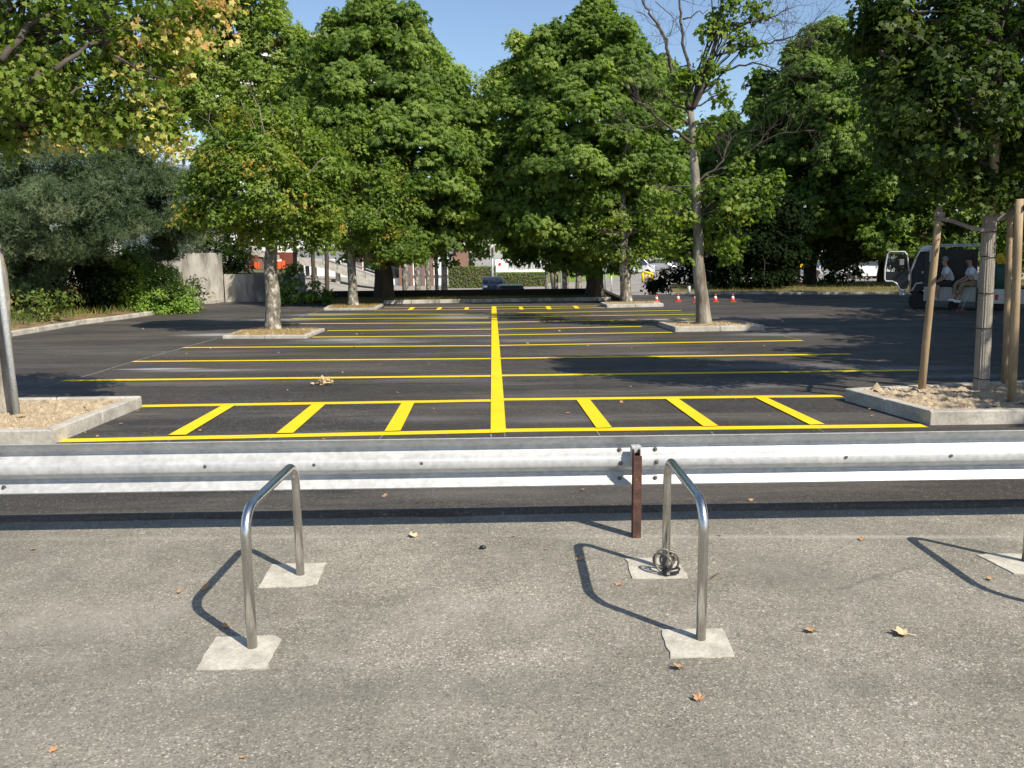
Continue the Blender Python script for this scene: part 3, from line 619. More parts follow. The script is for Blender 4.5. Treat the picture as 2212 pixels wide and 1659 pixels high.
# cable lock
lk = thing('cable_lock', 'coiled dark cable bicycle lock hanging on the rear leg of the right hoop', 'bike lock', (.874, 4.54, .0))
b = MB(); pts = []
for i in range(150):
    t = i/149*2*math.pi*3.1; r = .044+.006*math.sin(t*1.7); a = .55*math.sin(t*.37)
    pts.append((.03*math.sin(t/3.1)+r*math.cos(t)*math.cos(a), -.035+r*math.cos(t)*math.sin(a)*.8+.012*math.sin(t*.9), .085+r*1.05*math.sin(t)))
b.tube(pts, .0065, 8).build('cable', M['bolt'], lk, smooth=True)
b = MB(); pts = []
for i in range(60):
    t = i/59*2*math.pi; pts.append((-.02+.05*math.cos(t), -.03+.02*math.sin(t), .085+.06*math.sin(t)))
b.tube(pts, .0065, 8).build('cable', M['bolt'], lk, smooth=True)
b = MB(); b.tube([(-.03, -.055, .032), (0, -.06, .026), (.05, -.052, .032), (.058, -.04, .045)], [.016, .02, .02, .016], 12); b.build('lock_body', M['black'], lk, smooth=True)
b = MB(); b.box(-.012, .006, -.0815, -.077, .018, .034); b.build('dial', M['rim'], lk)
# guardrail
RT = math.atan(.017); rail = thing('guardrail', 'galvanised corrugated steel crash barrier running across the picture', 'guardrail', (0, 5.235, 0), RT)
PR = [(.012, .650), (.0, .647), (.004, .641), (.062, .588), (.074, .578), (.078, .570), (.074, .560), (.020, .520), (.006, .510), (.0, .498), (.0, .456), (.006, .443), (.070, .402), (.078, .393), (.076, .384), (.006, .336), (.0, .328), (.004, .321), (.014, .320)]
def wbeam(x0, x1, dy=0, dz=0):
    b = MB(); vs = []; n = len(PR); k = max(2, int((x1-x0)/.5)); th = .004
    for i in range(k+1):
        x = x0+(x1-x0)*i/k; wob = .0015*math.sin(x*2.1)
        for d, z in PR: vs.append((x, d+dy+wob, z+dz))
        for d, z in PR: vs.append((x, d+dy+th+wob, z+dz-.001))
    fs = []
    for i in range(k):
        for j in range(n-1):
            a = i*2*n+j; c = a+2*n; fs.append((a, a+1, c+1, c)); a += n; c += n; fs.append((a, c, c+1, a+1))
        a = i*2*n; c = a+2*n; fs.append((a, c, c+n, a+n)); a += n-1; c += n-1; fs.append((a, a+n, c+n, c))
    for i in (0, k):
        for j in range(n-1):
            a = i*2*n+j; f = (a, a+n, a+n+1, a+1); fs.append(f if i == 0 else f[::-1])
    return b.add(vs, fs)
wbeam(-6.5, 1.0, 0, 0).build('beam', M['galv'], rail, smooth=False)
wbeam(.62, 7.5, .0052, -.001).build('beam', M['galv'], rail)
for ob in [c for c in COL.objects if c.name.startswith('beam')]:
    ob.data.shade_smooth()
    try:
        mo = ob.modifiers.new('es', 'EDGE_SPLIT'); mo.split_angle = R(50)
    except Exception: pass
def bolt(x, z, d, r=.015, root=rail):
    b = MB(); b.lathe([(r*1.35, 0), (r*1.35, -.003), (r, -.004), (r*.95, -.012), (r*.55, -.013), (r*.5, -.02), (.001, -.0205)], 6 if r > .01 else 10, (x, d, z), 'y'); b.build('bolt', M['bolt'], root)
for x, z, d in ((.70, .548, .052), (.70, .47, -.0), (.70, .36, .035), (.935, .548, .052), (.935, .475, -.0), (.935, .36, .035), (-3.33, .548, .052), (-3.31, .47, 0), (-3.30, .36, .035)): bolt(x, z, d, .012)
for px in (447, 680, 911, 1832, 2062):
    x = at(px, 1000, 5.24).x; b = MB(); b.lathe([(.011, 0), (.0105, -.002), (.004, -.003), (.001, -.0031)], 12, (x, -.0005, .488), 'y'); b.build('bolt_hole', M['bolt'], rail)
def rail_post(x):
    p = thing('guardrail_post', 'rusty brown channel post standing in front of the crash barrier joint', 'post', (x, 5.165, 0), RT)
    b = MB(); b.box(-.027, .027, -.03, -.024, -.05, .545); b.box(-.027, -.021, -.0235, .035, -.05, .58); b.box(-.0205, .027, .029, .035, -.05, .58); b.box(.012, .018, -.02, .029, .40, .58); b.build('channel', M['rust'], p, bevel=.002)
    b = MB(); b.box(-.032, .03, .036, .085, .50, .595); b.xprism([(-.03, .6), (-.012, .588), (.03, .598), (.028, .55), (-.03, .55)], .02, .0275); b.build('bracket', M['galv'], p, bevel=.003)
    return p
pp = rail_post(.795)
b = thing('guardrail_post', 'crash barrier post just outside the left edge of the picture', 'post', (-3.62, 5.09, 0), RT)
b2 = copy_tree(pp); b2.location = (-3.62, 5.09, 0); b2['label'] = b['label']; bpy.data.objects.remove(b)
b2 = copy_tree(pp); b2.location = (4.95, 5.24, 0); b2['label'] = 'crash barrier post just outside the right edge of the picture'

# left pole
pa = at(38, 897, 9.35); pz = LOT+.11
pt = G(38, 900, pz); tp = at(-2, 590, pt.y)
po = thing('metal_pole', 'slim grey metal pole leaning beside the trunk in the sandy bed', 'pole', pt)
b = MB(); d = (tp-pt); b.tube([pt-Vector((0, 0, .1)), pt+d*1.9], .034, 14); b.build('pole', M['pole'], po, pt, smooth=True)

# leaves on the ground
def leafmesh(seed, curl):
    r = random.Random(seed); tv, tf = TM['maple']; b = MB(); vs = []
    for v in tv:
        x, y, z = v; k = curl*(x*x+.6*y*y); vs.append((x*(1-.25*curl), y*(1-.2*curl)+r.gauss(0, .04), .15+k*.55+r.gauss(0, .05)))
    b.add(vs, [tuple(f) for f in tf]); b.add([(-.03, -.1, .2), (.03, -.1, .2), (.08, -.9, .1), (.04, -.9, .05)], [(0, 1, 2, 3)]); return b
LM = [leafmesh(i, .3+.17*i) for i in range(5)]; lm = [b.build('fallen_leaf', M['leafdry' if i != 2 else 'leafpale']) for i, b in enumerate(LM)]; used = [False]*5
lmeshes = [o.data for o in lm]
for o in lm: bpy.data.objects.remove(o)
def leaf(px, py, size, label, group, z=0.0, i=None):
    i = random.randrange(5) if i is None else i; o = bpy.data.objects.new('fallen_leaf', lmeshes[i]); COL.objects.link(o); o.location = G(px, py, z)+Vector((0, 0, .002))
    o.scale = (size, size*random.uniform(.75, 1), size); o.rotation_euler = (random.gauss(0, .2), random.gauss(0, .2), random.uniform(0, 6.3)); return tag(o, label, 'leaf', group)
FG = [(895, 1161, .048, 'pale curled leaf on the grey pavement in the middle, nearest the barrier shadow'), (444, 1275, .045, 'red-brown leaf just outside the shadow of the left hoop'),
      (386, 1283, .032, 'small brown leaf at the left tip of the left hoop shadow'), (490, 1355, .03, 'pale leaf scrap lying on the shadow of the left front leg'), (1253, 1208, .04, 'brown leaf on the shadow of the right hoop'),
      (1337, 1265, .03, 'small pale leaf inside the shadow outline of the right hoop'), (1543, 1249, .042, 'brown leaf right of the front leg of the right hoop'), (1469, 1446, .04, 'pale leaf just in front of the right front footing'),
      (1509, 1516, .040, 'dark curled leaf lowest in the foreground'), (1758, 1367, .046, 'tan leaf on open pavement, left one of the pair at lower right'), (1953, 1373, .058, 'largest brown leaf, right one of the pair at lower right'),
      (1863, 1168, .034, 'brown leaf near the barrier between the right hoop and the edge hoop shadow'), (2140, 1254, .03, 'small brown leaf below the footing at the right edge'), (1460, 1204, .028, 'brown leaf touching the rear footing of the right hoop'),
      (1180, 1189, .024, 'tiny red leaf left of the shadow of the right hoop'), (1109, 1160, .02, 'tiny pale leaf left of the rusty post'), (117, 1624, .026, 'small yellow leaf near the lower left corner'), (75, 1188, .03, 'brown leaf close to the left edge near the barrier'),
      (525, 1637, .02, 'tiny dark leaf at the bottom edge on the left'), (1558, 1159, .024, 'dark olive leaf beside the right hoop close to the barrier shadow')]
for x, y, s, l in FG: leaf(x, y, s*1.1, l, 'fallen leaves on the grey pavement')
for x, y in ((829, 1072), (1257, 1060), (1619, 1080)): leaf(x, y, .035, {829: 'orange leaf on the dark asphalt strip left of the rusty post', 1257: 'orange leaf on the asphalt strip under the barrier just left of the rusty post', 1619: 'orange leaf under the barrier right of the right hoop'}[x], 'fallen leaves under the barrier', LOT)
DL = [(236, 834), (210, 944), (183, 935), (262, 916), (298, 888), (403, 765), (455, 754), (602, 763), (868, 857), (1209, 716), (1341, 870), (1363, 836), (1250, 844), (1224, 774), (1405, 743), (1270, 748), (1338, 736), (1415, 731),
      (1573, 846), (1226, 893), (1590, 861), (1878, 884), (1140, 743), (968, 783), (860, 849), (928, 787), (821, 788), (1000, 816), (556, 832), (660, 858), (355, 760), (310, 710), (140, 770), (430, 930), (700, 950), (1630, 690), (1690, 695), (1800, 707),
      (1850, 720), (1900, 700), (2060, 730), (1760, 680), (1727, 655), (640, 740), (780, 742), (770, 722), (910, 715), (1022, 720), (1119, 752), (1480, 760), (1560, 755), (1650, 748), (1885, 900), (740, 806), (600, 690), (330, 727)]
for i, (x, y) in enumerate(DL): leaf(x, y, random.uniform(.022, .042)*(1+.4*(y < 760)), 'small dry leaf lying on the new black asphalt of the car park', 'dry leaves scattered over the black asphalt', LOT+.005)
for i in range(120):
    x, y = random.uniform(60, 2150), random.choice([random.uniform(670, 760), random.uniform(760, 930)])
    g0 = G(x, y)
    if g0.x > 3.6 and g0.y < 11.2 or g0.x < -4.2 and g0.y < 11.2 or abs(g0.x) > 12: continue
    leaf(x, y, random.uniform(.010, .02)*(1+.5*(y < 760)), 'small dry leaf lying on the new black asphalt of the car park', 'dry leaves scattered over the black asphalt', LOT+.005, 0)
hp = G(700, 832); heap = thing('leaf_heap', 'little heap of tan dry leaves on the black asphalt between the yellow lines', 'leaf heap', hp)
b = MB()
for i in range(44):
    a = random.uniform(0, 6.3); r = abs(random.gauss(0, .065)); s = random.uniform(.025, .045); M3 = Matrix.Rotation(random.uniform(0, 6.3), 3, 'Z') @ Matrix.Rotation(random.gauss(0, .7), 3, 'X'); c = hp+Vector((1.5*r*math.cos(a), r*math.sin(a), .015+max(0, .10-r*.5)*random.random()))
    b.add([tuple(c+M3 @ Vector(v)*s) for v in TM['maple'][0]], [tuple(f) for f in TM['maple'][1]])
b.build('leaves', M['leafpale'], heap, hp)
pb = MB(); c = G(1043, 1186, 0); pb.ball(c+Vector((0, 0, .012)), (.022, .016, .013), 9, 6); tag(pb.build('pebble', M['black'], o=c, smooth=True), 'small dark pebble on the grey pavement between the hoops', 'pebble')
# cones
cone = thing('traffic_cone', 'leftmost red and white traffic cone, behind the far bed', 'traffic cone', G(1418, 652.5), 0, 'traffic cones across the shaded lane')
b = MB(); b.box(-.16, .16, -.16, .16, 0, .03); b.build('base', M['conered'], cone, bevel=.01)
MB().lathe([(.125, .03), (.092, .145)], 20).build('body', M['conered'], cone, smooth=True); MB().lathe([(.0925, .145), (.058, .265)], 20).build('reflective_band', M['white'], cone, smooth=True)
MB().lathe([(.0575, .265), (.03, .37), (.02, .375)], 20).build('tip', M['conered'], cone, smooth=True)
cone.scale = (.76, .76, .76)
for x, l in ((1464.5, 'second traffic cone from the left, left of the leaning bare trunk'), (1502, 'traffic cone almost hidden behind the leaning bare trunk'), (1545, 'traffic cone first to the right of the leaning bare trunk'), (1582.5, 'rightmost red and white traffic cone')):
    c = copy_tree(cone); c.location = G(x, 651.5); c['label'] = l
# stakes, wrapped trunk, straps
def stake(b0, t0, r0, r1, label, Y=None):
    p = G(*b0, z=LOT+.13); q = at(*t0, Y or p.y); st = thing('wooden_stake', label, 'stake', p, 0, 'round wooden stakes around the young tree')
    bb = MB(); bb.tube([p-Vector((0, 0, .2))]+[p.lerp(q, t) for t in (.25, .5, .75)]+[q], [r0, r0, (r0+r1)/2, (r0+r1)/2, r1], 16); bb.build('post', M['stake'], st, p, smooth=True); return p, q
sp1 = stake((1990, 841), (2030, 446), .044, .040, 'wooden stake leaning right at the left side of the young tree bed')
sp2 = stake((2170, 829), (2183, 441), .036, .034, 'wooden stake right of the wrapped trunk, the farther of the close pair')
sp3 = stake((2186, 869), (2202, 430), .044, .042, 'nearest thick wooden stake right of the wrapped trunk')
# ============================================================ TREES
# young maple with reed-wrapped trunk (right bed)
yb = G(2119, 843, LOT+.13); yt = at(2141, 440, yb.y); y2 = at(2150, 300, yb.y)
L8 = px_lobes(yb.y, [(2050, 200, 150, -.2), (2150, 70, 190, .2), (1950, 150, 85, .2), (1905, 35, 60, -.2), (2180, 300, 120, .1), (2030, 330, 90, .3), (1975, 260, 80, 0), (2050, 20, 130, .5), (2120, 400, 45, 0), (2280, 180, 170, .3), (2300, 20, 150, 0), (2200, -120, 170, 0), (2060, -110, 110, .2), (1880, 95, 28, 0)])
make_tree('young dark-leaved maple with a reed-wrapped trunk between wooden stakes', yb, [yb, yt, y2, at(2160, 100, yb.y)], [.066, .058, .05, .03], L8,
          dict(dens=9.0, per=58, cr=.26, leaf=.050, kind='maple', flat=.6, droop=.9, tr=(.25, .85), inner=.9, jit=.55), name='maple_tree', leafm='dkleaf', twigs=140, barkm='stake', limb_r=.22)
tree8 = [o for o in COL.objects if o.name.startswith('maple_tree')][-1]
b = MB(); zt_ = at(2138, 462, yb.y); N = 40; vs = []
for i in range(12):
    t = i/11; c = yb.lerp(zt_, t)-Vector((0, 0, .02*(1-t)))
    r0 = .084-.010*t
    for k in range(N): a = 2*math.pi*k/N; r = r0*(1+(.035 if k % 2 else -.02)); vs.append(c+Vector((r*math.cos(a), r*math.sin(a), random.gauss(0, .004) if i in (0, 11) else 0)))
b.add(vs, [(i*N+k, i*N+(k+1) % N, (i+1)*N+(k+1) % N, (i+1)*N+k) for i in range(11) for k in range(N)]); b.build('reed_wrap', M['reed'], tree8, yb)
for y in (816, 705, 629, 552, 500):
    t = (843-y)/(843-462); c = yb.lerp(zt_, t); b = MB(); b.tube([c+Vector((.087*math.cos(a), .087*math.sin(a), .006*math.sin(a+y))) for a in [2*math.pi*k/24 for k in range(25)]], .0055, 5, cap=False); b.build('wire_tie', M['black'], tree8, yb)
def strap(pts, label, wd=.045):
    P = []; Q = [Vector(p) for p in pts]
    for i in range(len(Q)-1): P += [Q[i].lerp(Q[i+1], j/4) for j in range(4)]
    P.append(Q[-1]); root = thing('strap', label, 'strap', P[0], 0, 'webbing straps tying the young tree'); vs = []
    for p in P: vs += [tuple(p+Vector((0, 0, wd/2))), tuple(p-Vector((0, 0, wd/2))), tuple(p+Vector((0, .008, -wd/2))), tuple(p+Vector((0, .008, wd/2)))]
    b = MB(); b.add(vs, [(i*4+a, i*4+(a+1) % 4, (i+1)*4+(a+1) % 4, (i+1)*4+a) for i in range(len(P)-1) for a in range(4)]); b.build('webbing', M['strap'], root, P[0])
Y = yb.y
strap([at(2026, 470, sp1[0].y-.06), at(2060, 478, sp1[0].y-.02), at(2095, 491, Y-.05), at(2125, 497, Y-.11), at(2150, 494, Y-.10)], 'thin sagging strap from the left stake to the wrapped trunk')
strap([at(2128, 474, Y-.10), at(2150, 474, Y-.12), at(2175, 466, Y-.15), at(2192, 455, Y-.3), at(2215, 447, sp3[0].y-.07)], 'wide grey strap from the wrapped trunk to the right-hand stakes', .07)
strap([at(2018, 461, sp1[0].y-.062), at(2030, 463, sp1[0].y-.07), at(2042, 463, sp1[0].y-.062)], 'dark strap band wound round the top of the left stake', .05)
# left near maple, yellowing
mb_ = G(8, 893, LOT+.1)
def ext9(lb):
    for pl, r in (([(-60, 330), (0, 262), (70, 268), (120, 262), (160, 240)], .03), ([(0, 195), (80, 160), (150, 110), (205, 60), (250, 30)], .04), ([(120, 150), (190, 100), (260, 60), (300, 40)], .025), ([(0, 130), (60, 60), (140, 10), (200, -40)], .035), ([(150, 200), (200, 180), (240, 178)], .012), ([(250, 120), (300, 150), (350, 170)], .015), ([(20, 230), (110, 210), (180, 205)], .012)):
        P = [at(x, y, mb_.y-.9+.25*i+random.gauss(0, .05)) for i, (x, y) in enumerate(pl)]; PP = []
        for i in range(len(P)-1): PP += [P[i].lerp(P[i+1], j/3)+Vector((random.gauss(0, .012), 0, random.gauss(0, .012))) for j in range(3)]
        PP.append(P[-1]); lb.tube(PP, [r*(1-.75*i/len(PP)) for i in range(len(PP))], 8)
def tint9(P):
    out = np.empty(len(P))
    for i, p in enumerate(P):
        d = MROT.transposed() @ (Vector(p)-Vector((0, 0, H))); x = CX+F*d.x/-d.z; y = CY-F*d.y/-d.z
        s = (x-180)/260+(y-60)/330*.35; out[i] = rng.uniform(.60, .96) if rng.uniform() < np.clip(s*.95-.05, .10, .88) else rng.uniform(.1, .46)
    return out
L9 = px_lobes(mb_.y-.3, [(40, 60, 110, -.2), (150, 30, 100, .2), (250, 60, 80, -.2), (330, 40, 75, .1), (400, 35, 55, 0), (440, 30, 28, 0), (170, 150, 80, .2), (260, 160, 70, .1), (330, 130, 60, 0), (70, 190, 75, 0), (190, 235, 55, .1), (270, 235, 45, 0), (330, 260, 40, 0), (360, 225, 42, 0), (250, 270, 28, 0), (375, 285, 16, 0), (0, 110, 90, -.5), (60, -80, 130, 0), (230, -90, 130, 0), (370, -60, 90, 0), (-100, 20, 150, 0), (-120, 250, 100, 0), (110, 255, 35, 0), (20, 240, 60, .4)])
make_tree('near maple with yellowing and dry leaves filling the upper left corner', mb_, [mb_, at(-6, 590, mb_.y), at(-70, 350, mb_.y), at(-110, 150, mb_.y)], [.12, .10, .085, .05], L9,
          dict(dens=9.0, per=64, cr=.25, leaf=.045, kind='maple', flat=.8, droop=1.1, inner=.3, jit=.7, up=.25, tintfn=tint9), name='maple_tree', leafm='yellowing', twigs=220, extra=ext9, limb_r=.10)
# blue-green pine
pb_ = Vector((-17.2, 29.5, .6))
LP = rough(px_lobes(27, [(60, 520, 95, -1.5), (150, 470, 95, -2), (250, 430, 80, -1), (340, 440, 64, 0), (395, 490, 48, 0), (120, 370, 110, 0), (230, 340, 95, -.5), (290, 385, 56, 0), (40, 420, 110, 0), (150, 280, 90, .5), (225, 285, 52, 0), (30, 300, 110, 0), (60, 180, 80, 1.5), (110, 120, 50, 1.5), (-60, 450, 120, 0), (-60, 300, 130, 1), (0, 560, 70, -2), (370, 400, 40, 0), (360, 540, 30, .5), (190, 530, 40, 0), (-40, 160, 90, 1), (20, 100, 50, 1)]), 6, .42)
make_tree('broad blue-green pine with hanging needle tufts left of the concrete walls', pb_, [pb_, pb_+Vector((.3, 0, 3)), pb_+Vector((.1, .3, 7)), pb_+Vector((0, .3, 10))], [.3, .25, .18, .08], LP,
          dict(dens=2.0, per=80, cr=.42, leaf=.135, kind='needle', flat=.75, droop=.3, tr=(.1, .85), inner=.7, up=.5, jit=.6), name='pine_tree', leafm='pine', barkm='darkbark', twigs=80)
def ext_dead(lst, Y, r=.03):
    def f(lb):
        for pl in lst:
            P = [at(x, y, Y+random.gauss(0, .1)) for x, y in pl]; lb.tube(P, [r*(1-.8*i/len(P)) for i in range(len(P))], 5)
    return f
# small maples on the left
tb = G(590, 712, LOT+.05)
LM4 = rough(px_lobes(tb.y, [(560, 300, 62), (500, 350, 55, -.3), (455, 420, 42), (500, 440, 50, -.5), (560, 390, 75, -.8), (640, 340, 62, .2), (630, 430, 75, -.3), (680, 380, 50), (505, 488, 42, .3), (590, 465, 55, 0), (665, 488, 46, .5), (430, 470, 26), (545, 255, 32, .2), (610, 270, 30), (480, 300, 30), (700, 450, 40, .3), (690, 500, 26, .4)]), 4, .4)
def ext4(lb):
    for x0, y0, x1, y1, r in ((585, 480, 560, 400, .05), (590, 480, 620, 380, .05), (560, 400, 540, 385, .03), (585, 430, 500, 330, .04), (500, 330, 450, 262, .02), (585, 400, 560, 230, .03), (560, 230, 540, 200, .012), (600, 400, 590, 240, .02), (500, 330, 470, 280, .012), (590, 240, 575, 205, .01), (560, 300, 520, 215, .015), (640, 400, 700, 340, .03), (640, 300, 630, 240, .012), (450, 262, 430, 250, .008), (450, 262, 455, 235, .008)):
        lb.tube(limb_path(at(x0, y0, tb.y-.6), at(x1, y1, tb.y-.6+random.gauss(0, .3)), 6, .1), [r*(1-.1*i) for i in range(7)], 5)
make_tree('bright green maple with a thick lichen-spotted trunk in the straw bed', tb, [tb, at(584, 560, tb.y), at(586, 460, tb.y), at(590, 380, tb.y)], [.19, .15, .12, .06], LM4,
          dict(dens=3.8, per=72, cr=.42, leaf=.070, kind='maple_lo', flat=.6, droop=.9, tintfn=tintM, inner=.5), name='maple_tree', leafm='maple', barkm='bark2', twigm='deadtwig', twigs=160, extra=ext4)
tb2 = G(763, 661, LOT+.05)
LM5 = rough(px_lobes(tb2.y, [(760, 330, 55), (700, 330, 45, -.4), (820, 370, 55, .2), (730, 400, 62, -1), (800, 440, 68, -.5), (860, 450, 48), (740, 480, 58, -.2), (690, 460, 45), (815, 503, 48), (872, 515, 34), (700, 290, 30), (770, 285, 26)]), 4, .4)
make_tree('slim maple with olive and orange-tipped crown right of the lichen-spotted maple', tb2, [tb2, at(758, 540, tb2.y), at(760, 430, tb2.y), at(762, 340, tb2.y)], [.18, .15, .12, .06], LM5,
          dict(dens=2.4, per=78, cr=.52, leaf=.080, kind='maple_lo', flat=.6, droop=.9, tintfn=tintM, inner=.5), name='maple_tree', leafm='maple', barkm='bark2', twigm='deadtwig', twigs=160)
# chestnuts
Yc = 34.2; cb1 = at(830, 644, Yc); cb1.z = .1
LC1 = rough(px_lobes(Yc, [(800, 45, 48), (760, 85, 62), (850, 75, 60), (720, 140, 70, -.5), (810, 150, 85, -1.5), (900, 145, 70), (690, 220, 72), (780, 250, 95, -2.2), (880, 240, 90, -1.5), (955, 240, 70), (660, 290, 60, .5), (930, 330, 90, -1.5), (990, 330, 55), (850, 350, 100, -2.8), (980, 420, 60), (920, 440, 80, -2), (850, 460, 80, -2), (960, 500, 60, -.5), (900, 518, 46, -1), (760, 360, 80, -1.5), (1000, 270, 42), (700, 400, 80, 0), (780, 480, 70, 0), (840, 525, 38, 0), (640, 330, 50, 1), (800, 30, 30)]))
make_tree('tall full horse chestnut left of centre with a dark thick trunk', cb1, [cb1, at(828, 560, Yc), at(826, 400, Yc), at(820, 150, Yc)], [.42, .33, .27, .1], LC1,
          dict(dens=1.35, per=105, cr=.62, leaf=.165, flat=.42, droop=1.1, tr=(.25, .75), inner=.5), name='chestnut_tree', barkm='darkbark', twigs=30, group=None)
cb2 = at(1284, 642, Yc); cb2.z = .1
LC2 = rough(px_lobes(Yc, [(1275, 40, 34), (1300, 75, 48), (1240, 100, 50), (1200, 150, 70), (1290, 150, 80, -1), (1370, 130, 55), (1160, 230, 70), (1250, 240, 100, -2), (1350, 220, 85, -1.5), (1420, 180, 42), (1130, 320, 70), (1220, 350, 100, -2.5), (1330, 340, 100, -2.5), (1420, 290, 66, -.5), (1100, 420, 62), (1190, 450, 90, -2), (1300, 460, 90, -2), (1410, 400, 70), (1085, 470, 36), (1140, 498, 50), (1240, 522, 48, -1), (1330, 515, 50), (1450, 350, 40), (1440, 230, 42)]))
make_tree('tall conical horse chestnut right of the yellow centre line, its left side in shade', cb2, [cb2, at(1283, 560, Yc), at(1280, 400, Yc), at(1285, 120, Yc)], [.40, .32, .27, .1], LC2,
          dict(dens=1.35, per=105, cr=.62, leaf=.165, flat=.42, droop=1.1, tr=(.2, .72), inner=.5), name='chestnut_tree', barkm='darkbark', twigs=30)
Y7 = 47.0; cb3 = onterr(1750, Y7); cb3.z = LOT+.05
LC3 = rough(px_lobes(Y7, [(1790, 110, 52), (1730, 160, 60), (1850, 140, 60), (1680, 220, 60), (1770, 230, 90, -2), (1870, 230, 90, -1), (1650, 240, 30), (1690, 310, 75), (1800, 330, 100, -3), (1900, 330, 95, -1), (1640, 380, 62), (1740, 420, 90, -2), (1860, 420, 95, -2), (1640, 460, 55), (1720, 510, 60), (1820, 500, 70), (1950, 420, 90), (1950, 250, 70, 1), (1620, 330, 40)]))
make_tree('wide horse chestnut on the shaded verge left of the truck', cb3, [cb3, at(1752, 500, Y7), at(1756, 380, Y7), at(1770, 200, Y7)], [.36, .3, .26, .1], LC3,
          dict(dens=1.4, per=64, cr=.68, leaf=.22, flat=.5, droop=.9, tr=(.15, .65), inner=.5), name='chestnut_tree', barkm='darkbark', twigs=30)
Y6 = 52.0; cb4 = onterr(1560, Y6)
LC4 = rough(px_lobes(Y6, [(1560, 290, 45), (1510, 320, 50), (1610, 300, 50), (1480, 390, 60), (1560, 370, 80), (1640, 360, 60), (1500, 460, 60), (1580, 460, 80), (1430, 430, 50), (1660, 440, 60), (1540, 520, 55), (1460, 510, 45), (1620, 520, 45)]))
make_tree('lower horse chestnut behind the half-bare tall maple', cb4, [cb4, at(1560, 520, Y6), at(1560, 300, Y6)], [.3, .25, .1], LC4, dict(dens=1.2, per=60, cr=.72, leaf=.22, flat=.5, droop=.9, tr=(.1, .65), inner=.5), name='chestnut_tree', barkm='darkbark', twigs=20)
# plane trees behind
for lab, x0, Yp, specs, tr, xt in (('tall light green plane tree behind the pine and left of the tall chestnut', 560, 60, [(500, 40, 62), (560, 20, 60), (430, 70, 60), (590, 90, 62), (500, 120, 75), (420, 150, 60), (640, 130, 50), (570, 180, 80), (470, 220, 75), (640, 210, 50), (420, 235, 50), (540, 280, 70), (640, 100, 26), (380, 90, 50), (440, -20, 60), (540, -50, 60), (455, 345, 34), (500, 350, 55), (620, 270, 50)], (.3, .8), 560),
                              ('light plane tree rising in the gap between the two tall chestnuts', 1205, 52, [(1060, 190, 32), (1100, 170, 34), (1140, 130, 34), (1050, 260, 42), (1110, 240, 50), (1150, 180, 40), (1070, 330, 46), (1030, 240, 24), (1120, 90, 20), (1090, 400, 46), (985, 200, 40), (1010, 300, 40), (1040, 420, 36)], (.4, .95), 1115),
                              ('light green plane crown behind the right flank of the tall left chestnut', 960, 55, [(930, 140, 38), (960, 190, 36), (980, 240, 30), (940, 230, 40)], (.4, .9), 950)):
    bb = onterr(x0, Yp); make_tree(lab, bb, [bb, at(x0*.7+xt*.3, 500, Yp), at(xt, specs[0][1]+60, Yp)], [.22, .18, .08], rough(px_lobes(Yp, specs), 4), dict(dens=1.3, per=62, cr=.7, leaf=.19, kind='maple_lo', flat=.6, droop=.8, tr=tr, inner=.4), name='plane_tree', leafm='plane', twigs=60)
